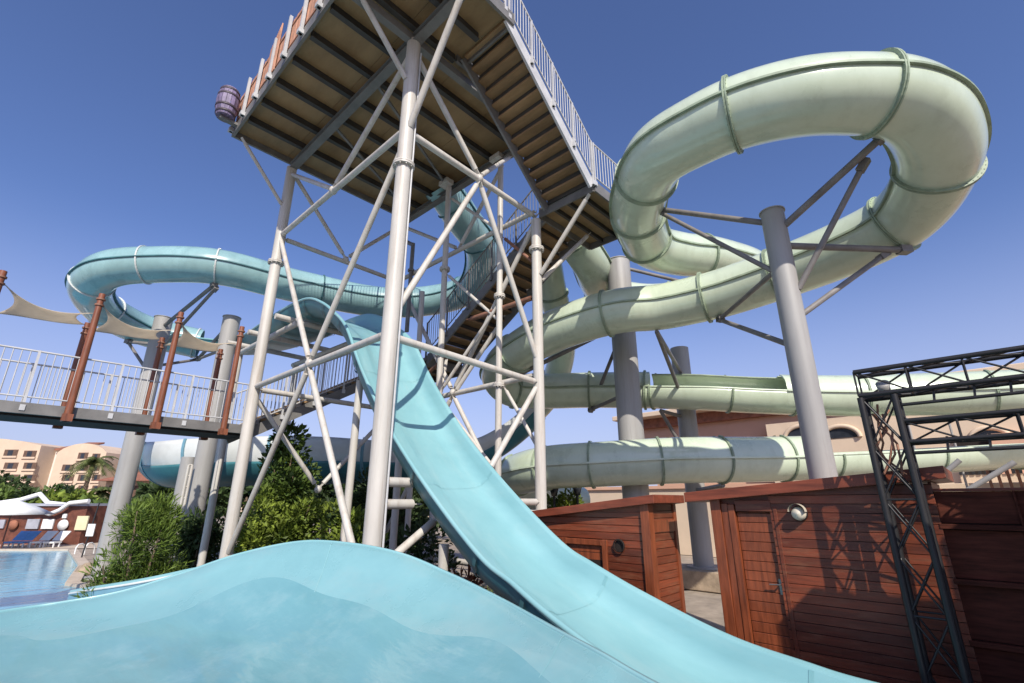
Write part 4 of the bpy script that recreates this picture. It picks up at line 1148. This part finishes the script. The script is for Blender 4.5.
# feathery bush left of the leg
bush('feathery_bush', 'feathery bright green bush at the pool bank left of the tower leg', 'bush', gz(139, 560, 10.4), clump_list(.62, 2.1, 46, .15, .32) + clump_list(.6, 1.1, 24, .18, .32), M['leaf_f'], .12, 7.0, 1100, stems=6, up=.7)
bush('broadleaf_shrub', 'tall bright green shrub between the tower legs with yellowish leaves', 'shrub', gz(285, 520, 13.2), clump_list(1.15, 2.45, 40, .2, .42), M['leaf_b'], .12, 1.9, 420, stems=8)
bush('broadleaf_shrub', 'slender dark green shrub reaching up in front of the white trough', 'shrub', gz(283, 500, 13.9), clump_list(.7, 4.0, 36, .22, .42), M['leaf_m'], .14, 2.0, 330, stems=6)
bush('broadleaf_shrub', 'yellow green low shrub just left of the front tower column', 'shrub', gz(350, 530, 12.4), clump_list(.8, 1.9, 24, .2, .4), M['leaf_b'], .13, 2.0, 330, stems=6)
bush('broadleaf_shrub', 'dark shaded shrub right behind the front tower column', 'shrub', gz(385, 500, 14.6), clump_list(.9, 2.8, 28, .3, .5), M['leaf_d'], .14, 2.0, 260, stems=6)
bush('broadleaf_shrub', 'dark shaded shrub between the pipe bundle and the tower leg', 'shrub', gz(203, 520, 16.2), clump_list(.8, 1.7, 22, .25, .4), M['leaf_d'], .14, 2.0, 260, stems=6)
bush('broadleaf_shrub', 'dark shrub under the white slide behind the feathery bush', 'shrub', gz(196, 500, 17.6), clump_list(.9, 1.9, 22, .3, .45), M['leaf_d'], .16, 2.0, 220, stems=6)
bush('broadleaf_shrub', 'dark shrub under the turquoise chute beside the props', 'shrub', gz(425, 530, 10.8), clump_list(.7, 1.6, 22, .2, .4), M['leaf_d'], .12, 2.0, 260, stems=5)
bush('broadleaf_shrub', 'small yellow green shrub above the roof of the left shed', 'shrub', gz(562, 505, 14.5), clump_list(.7, 2.35, 20, .2, .4), M['leaf_b'], .12, 2.0, 300, stems=5)
bush('dry_shrub', 'dry red brown plant on the soil under the turquoise chute', 'plant', gz(458, 550, 8.2), clump_list(.42, 1.15, 16, .12, .26), M['leaf_red'], .2, 4.5, 260, stems=4, up=.2)
bush('dry_shrub', 'low dry brown plant beside the basin rim under the chute', 'plant', gz(480, 585, 7.0), clump_list(.45, .5, 14, .12, .2), M['litter'], .15, 2.5, 260, stems=3, up=.1)
mb = MB()
for _ in range(2600):
    a = random.uniform(3.3, 9.5); b = random.uniform(3.9, 6.2)
    p = P(a, b, -2.09); t = Vector((random.uniform(-1, 1), random.uniform(-1, 1), random.uniform(0, .5))).normalized(); s = t.orthogonal().normalized(); L = random.uniform(.06, .16)
    mb.add([p, p + t * L * .5 + s * L * .3, p + t * L, p + t * L * .5 - s * L * .3], [(0, 1, 2, 3)])
struct(mb.build('leaf_litter', M['litter']), 'stuff')
mb = MB()
for _ in range(9000):
    a = random.uniform(8.0, 14.5); b = random.uniform(3.0, 9)
    p = P(a, b, -2.1); h = random.uniform(.08, .32); o = Vector((random.uniform(-.08, .08), random.uniform(-.08, .08), h)); s = Vector((random.uniform(-1, 1), random.uniform(-1, 1), 0)).normalized() * .014
    mb.add([p - s, p + s, p + o], [(0, 1, 2)])
struct(mb.build('grass', M['grass']), 'stuff')
# rocks at the pool bank
for k, (px, py, d) in enumerate(((86, 573, 11.2), (100, 572, 11.0), (112, 576, 10.2))):
    q = on_z(px, py, .05); mb = MB(); n = 12; rr = .3 - .05 * k
    pr = [(0, -.1), (rr * .9, -.05), (rr, .08), (rr * .8, .2), (rr * .4, .27), (0, .28)]
    mb.lathe(q, pr, n); mb.v = [v + Vector((random.uniform(-.05, .05), random.uniform(-.05, .05), random.uniform(-.03, .03))) for v in mb.v]
    tag(mb.build('rock', M['rock'], None, loc=q), ['pale rock at the pool edge, furthest left of the bank rocks', 'middle sandy rock on the pool bank', 'small rock at the foot of the feathery bush'][k], 'rock', 'rocks on the pool bank')

# ------------------------------------------------------------------ far left: pool hut, hotel, trees
def cthing(name, label, cat, x, y, group=None):
    p = cam2w(x, y, -CZ)
    return thing(name, label, cat, p, -A1, group)


def cbox(mb, x0, x1, y0, y1, z0, z1):       # camera-heading frame, z above ground
    q = [cam2w(x, y, z - CZ) for z in (z0, z1) for (x, y) in ((x0, y0), (x1, y0), (x1, y1), (x0, y1))]
    mb.hexa(q[:4], q[4:]); return mb


def cpx(px, py, Y):
    r = ray(px, py); t = Y / r[1]
    return r[0] * t, r[2] * t + CZ


HY = 27.0
hut = cthing('pool_hut', 'low brown pool hut with a wavy white roof edge across the pool', 'hut', -28, HY)
xl = cpx(-60, 520, HY)[0]; xr, zr = cpx(88, 506, HY); gnd = 0.0
mb = MB(); cbox(mb, xl, xr, HY, HY + 4, 0, zr); mb.build('wall', M['hut_wood'], hut)
mb = MB()
pts = [(-60, 506), (0, 510), (25, 512), (38, 510), (50, 514), (60, 510), (70, 503), (80, 502), (89, 501)]
mb.pipe([cam2w(cpx(px, py, HY - .3)[0], HY - .3, cpx(px, py, HY - .3)[1] - CZ) for px, py in pts], .11, 8); mb.build('wavy_roof_edge', M['white'], hut)
mb = MB()
pts = [(-60, 505), (0, 503), (20, 500), (40, 494), (48, 503), (66, 505), (88, 502)]
mb.pipe([cam2w(cpx(px, py, HY + 2)[0], HY + 2, cpx(px, py, HY + 2)[1] - CZ) for px, py in pts], .13, 8); mb.build('wavy_roof_edge', M['white'], hut)
mb = MB(); cbox(mb, xl, xr, HY - .1, HY + 4.2, zr, zr + .12); mb.build('roof', M['grey_board'], hut)
for px, py, w_, h_, m, nm in ((0, 524, 7, 8, 'grey_board', 'board'), (13, 525, 9, 9, 'terra', 'round_board'), (32, 524, 12, 9, 'grey_board', 'board'), (47, 524, 11, 9, 'white', 'board'), (63, 525, 10, 7, 'white', 'round_board'), (81, 523, 11, 13, 'yellow_board', 'notice_board'), (64, 516, 4, 4, 'white', 'board')):
    x, z = cpx(px, py, HY - .12); s = (HY * .95) / F
    mb = MB()
    if 'round' in nm:
        mb.lathe(cam2w(x, HY - .1, z - CZ), [(0, .06), (w_ * s * .5, .05), (w_ * s * .5, 0)], 20, cam2w(0, -1, -CZ))
    else: cbox(mb, x - w_ * s * .5, x + w_ * s * .5, HY - .1, HY - .03, z - h_ * s * .5, z + h_ * s * .5)
    mb.build(nm, M[m], hut)
# umbrella
um = cthing('parasol', 'white parasol at the left edge across the pool', 'parasol', cpx(10, 510, 24)[0], 24)
x, z = cpx(14, 505, 24)
mb = MB(); mb.lathe(cam2w(x, 24, z - CZ), [(0.02, .25), (.9, -.1), (1.55, -.42), (1.5, -.42), (.9, -.14), (.02, .2)], 8); mb.build('canopy', M['white'], um)
mb = MB(); mb.tube(cam2w(x, 24, -CZ), cam2w(x, 24, z - CZ + .25), .03); mb.build('pole', M['hut_wood'], um)
# loungers
lab = ['blue sun lounger at the left edge of the pool deck', 'blue sun lounger beside the first one on the pool deck', 'bare pale sun lounger in front of the hut', 'bare pale sun lounger nearest the notice board']
for i, (px, m) in enumerate(((19, 'blue'), (29, 'blue'), (46, 'white'), (59, 'white'))):
    x, z = cpx(px, 540, HY - 1.2)
    t = cthing('sun_lounger', lab[i], 'sun lounger', x, HY - 1.2, 'sun loungers by the hut')
    mb = MB(); cbox(mb, x - .26, x + .26, HY - 1.75, HY - 1.3, .2, .27); mb.build('seat', M[m], t)
    mb = MB(); y = HY - 1.3
    lo4 = [cam2w(x - .26, y, .3 - CZ), cam2w(x + .26, y, .3 - CZ), cam2w(x + .26, y + .06, .36 - CZ), cam2w(x - .26, y + .06, .36 - CZ)]
    hi4 = [cam2w(x - .26, y + .35, .72 - CZ), cam2w(x + .26, y + .35, .72 - CZ), cam2w(x + .26, y + .4, .70 - CZ), cam2w(x - .26, y + .4, .70 - CZ)]
    mb.hexa(lo4, hi4); mb.build('backrest', M[m], t)
    for dx in (-.24, .24):
        for dy in (-1.7, -1.4):
            mb = MB(); cbox(mb, x + dx - .025, x + dx + .025, HY + dy - .025, HY + dy + .025, 0, .22); mb.build('leg', M['white'], t)
# sign on a pole
sx, sz = cpx(92, 530, 20); sg = cthing('sign', 'small white sign on a dark pole at the pool corner', 'sign', sx, 20)
mb = MB(); cbox(mb, sx - .16, sx + .12, 19.95, 19.98, sz - .22, sz + .22); mb.build('panel', M['white'], sg)
mb = MB(); mb.tube(cam2w(sx - .14, 20, -CZ), cam2w(sx + .02, 20, sz + 1.0 - CZ), .025); mb.build('pole', M['dark_metal'], sg)
# pool ladder rail
q = on_z(74, 556, .03); lad = thing('pool_rail', 'curved white pool handrail at the far water edge', 'handrail', (q.x, q.y, 0))
for k in (0, .35):
    mb = MB(); mb.pipe([q + Vector(v) for v in ((k, k, 0), (k, k, .3), (k + .06, k + .06, .42), (k + .2, k + .2, .44), (k + .34, k + .34, .3), (k + .36, k + .36, 0))], .025, 8); mb.build('rail', M['white'], lad)

# hotel
HT = 110.0


def hpx(px, py, Y=HT): return cpx(px, py, Y)


hotel = cthing('hotel', 'long sand coloured hotel with rows of dark balconies far behind the pool', 'building', hpx(90, 500)[0], HT)
for (p0, p1, ptop, dy, m, nm, rnd) in ((-140, 43, 440, 0, 'hotel', 'wall', True), (40, 62, 450, 4, 'hotel_w', 'stair_wall', False), (59, 108, 447, 0, 'hotel', 'wall', True), (104, 122, 461, 5, 'hotel_w', 'stair_wall', False), (118, 200, 455, 1, 'hotel', 'wall', True), (195, 330, 458, 2, 'hotel', 'wall', True)):
    x0, z1 = hpx(p0, ptop); x1, _ = hpx(p1, ptop)
    mb = MB(); n = 10; top = []
    for k in range(n + 1):
        u = k / n; top.append((x0 + (x1 - x0) * u, z1 + (2.0 * math.sin(math.pi * u) ** .7 if rnd else 0) - (1.2 if rnd else 0)))
    for k in range(n):
        (xa, za), (xb, zb) = top[k], top[k + 1]; y0 = HT + dy; y1 = HT + dy + 12
        q = [cam2w(xa, y0, -CZ), cam2w(xb, y0, -CZ), cam2w(xb, y1, -CZ), cam2w(xa, y1, -CZ)]; q2 = [cam2w(xa, y0, za - CZ), cam2w(xb, y0, zb - CZ), cam2w(xb, y1, zb - CZ), cam2w(xa, y1, za - CZ)]
        mb.hexa(q, q2)
    mb.build(nm, M[m], hotel)
for (px, w_, rows, dy) in ((-80, 15, (453, 466, 479, 492), 0), (-40, 15, (453, 466, 479, 492), 0), (-15, 15, (453, 466, 479, 492), 0), (11, 14, (453, 466, 478, 491), 0), (30, 13, (454, 466, 478, 490), 0), (48, 9, (457, 469), 4), (68, 12, (468, 478, 489), 0), (83, 10, (456, 468, 478, 489), 0), (112, 8, (466, 476), 5), (96, 8, (457, 468, 478, 489), 0), (127, 9, (459, 469, 479), 1), (139, 9, (461, 471, 481), 1), (150, 11, (462, 472, 482), 1), (175, 11, (462, 472, 482), 1), (215, 12, (465, 476, 487), 2), (240, 12, (465, 476, 487), 2), (270, 12, (465, 476, 487), 2), (300, 12, (465, 476, 487), 2)):
    for ry in rows:
        x, z = hpx(px, ry); s = HT * .96 / F; hw = w_ * s / 2; hh = 3.4 * s
        mb = MB(); cbox(mb, x - hw, x + hw, HT + dy - .05, HT + dy + .02, z - hh, z + hh); wd = mb.build('balcony_opening', M['shutter'], hotel)
        mb = MB(); cbox(mb, x - hw * .45, x + hw * .3, HT + dy - .07, HT + dy - .055, z - hh * .8, z + hh * .8); mb.build('pane', M['glass'], wd)
        mb = MB(); cbox(mb, x - hw - .1, x + hw + .1, HT + dy - .3, HT + dy - .06, z - hh - .3, z - hh + .1); mb.build('parapet', M['hotel'] if dy != 4 else M['hotel_w'], wd)
for (p0, p1, py, dy) in ((42, 60, 449, 3.6), (105, 121, 460, 4.6)):
    x0, z = hpx(p0, py); x1, _ = hpx(p1, py)
    mb = MB(); q = [cam2w(x0, HT + dy - .6, z - CZ), cam2w(x1, HT + dy - .6, z - CZ), cam2w(x1, HT + dy + 8, z + 2.4 - CZ), cam2w(x0, HT + dy + 8, z + 2.4 - CZ)]
    mb.hexa(q, [v + Vector((0, 0, .4)) for v in q]); mb.build('roof', M['terra'], hotel)
# low pavilion roof by the bush
pv = cthing('pavilion', 'low pavilion with a brown hipped roof in front of the hotel', 'building', cpx(145, 480, 70)[0], 70)
x0, z0 = cpx(98, 481, 70); x1, _ = cpx(165, 481, 70); zt = cpx(135, 471, 70)[1]
mb = MB(); cbox(mb, x0 + .8, x1 - .8, 70.5, 78, 0, z0); mb.build('wall', M['hotel'], pv)
mb = MB(); q = [cam2w(x0, 69, z0 - CZ), cam2w(x1, 69, z0 - CZ), cam2w(x1, 79, z0 - CZ), cam2w(x0, 79, z0 - CZ)]; xm0 = x0 + 3; xm1 = x1 - 3
mb.hexa(q, [cam2w(xm0, 73, zt - CZ), cam2w(xm1, 73, zt - CZ), cam2w(xm1, 75, zt - CZ), cam2w(xm0, 75, zt - CZ)]); mb.build('roof', M['terra'], pv)
for k in range(5):
    mb = MB(); xx = x0 + 1.4 + k * (x1 - x0 - 3) / 4; cbox(mb, xx, xx + 1.4, 70.42, 70.52, .5, z0 - .6); mb.build('window', M['shutter'], pv)


# palms
def palm(px, py_top, Y, crown, lab, n=26):
    x, z = cpx(px, py_top, Y); b = cam2w(x, Y, -CZ)
    t = thing('palm_tree', lab, 'palm tree', b, group='palms in front of the hotel')
    mb = MB(); mb.pipe([cam2w(x + .12 * k - .3, Y, z * k / 5 - CZ) for k in range(6)], [.34, .27, .25, .24, .24, .26], 10); mb.build('trunk', M['bark'], t)
    mb = MB(); top = cam2w(x + .3, Y, z - CZ)
    for k in range(n):
        a = 6.283 * k / n + random.uniform(-.2, .2); el = random.uniform(-.35, 1.1); L = crown * random.uniform(.8, 1.1)
        h = Vector((math.cos(a), math.sin(a), 0)); pts = []
        for j in range(9):
            u = j / 8; pts.append(top + h * (L * u * math.cos(el * .6)) + Vector((0, 0, L * (math.sin(el) * u - .75 * u * u))))
        for j in range(8):
            p, q = pts[j], pts[j + 1]; tt = (q - p).normalized(); s = tt.cross(Vector((0, 0, 1))).normalized(); wl = crown * .24 * (1 - (j / 8) ** 2 * .6)
            for sg_ in (-1, 1):
                for i in range(3):
                    o = p.lerp(q, i / 3); e = o + s * sg_ * wl + tt * wl * .55 - Vector((0, 0, wl * .35))
                    mb.add([o - tt * .05, o + tt * .07, e], [(0, 1, 2)])
    mb.build('crown', M['leaf_palm'], t)


palm(92, 461, 62, 3.0, 'tall palm tree with a spiky crown in front of the hotel')
palm(100, 491, 48, 1.9, 'short bushy palm beside the pool hut')


def tree(px, py_top, Y, w_, lab, m='leaf_m', name='broadleaf_tree', dens=70, size=.5):
    x, z = cpx(px, py_top, Y); b = cam2w(x, Y, -CZ); t = thing(name, lab, 'tree', b, group='trees in front of the hotel')
    mb = MB(); mb.pipe([b, b + Vector((.1, .1, z * .35)), b + Vector((.0, .2, z * .7))], [.3, .22, .1], 8); mb.build('trunk', M['bark'], t)
    mb = MB()
    for k in range(22):
        r = random.uniform(.18, .34) * w_; c = b + Vector((random.uniform(-.7, .7) * w_, random.uniform(-.7, .7) * w_, z * random.uniform(.3, .9)))
        c.z = min(c.z, z - r * .6)
        leaves(mb, c, (r, r, r * .8), int(dens), size, .2, 1.6)
    mb.build('crown', M[m], t)


for (px, pt, Y, w_, lab, m) in ((8, 474, 58, 3.2, 'dark tree at the left edge in front of the hotel', 'leaf_d'), (-30, 468, 60, 3.5, 'dark tree outside the left edge', 'leaf_d'), (22, 490, 50, 3.0, 'low dark tree behind the pool hut roof', 'leaf_m'), (50, 487, 52, 2.6, 'rounded dark tree behind the middle of the hut', 'leaf_d'),
                               (70, 494, 44, 1.8, 'yellow green small tree right of the hut roof', 'leaf_b'), (105, 503, 36, 1.7, 'bushy green tree between hut and feathery bush', 'leaf_m'), (118, 506, 30, 1.5, 'dense green tree just left of the grey pole', 'leaf_m'), (150, 492, 40, 2.0, 'dark tree behind the feathery bush', 'leaf_d'), (170, 484, 34, 1.6, 'dark tree below the white slide bend', 'leaf_d')):
    tree(px, pt, Y, w_, lab, m)
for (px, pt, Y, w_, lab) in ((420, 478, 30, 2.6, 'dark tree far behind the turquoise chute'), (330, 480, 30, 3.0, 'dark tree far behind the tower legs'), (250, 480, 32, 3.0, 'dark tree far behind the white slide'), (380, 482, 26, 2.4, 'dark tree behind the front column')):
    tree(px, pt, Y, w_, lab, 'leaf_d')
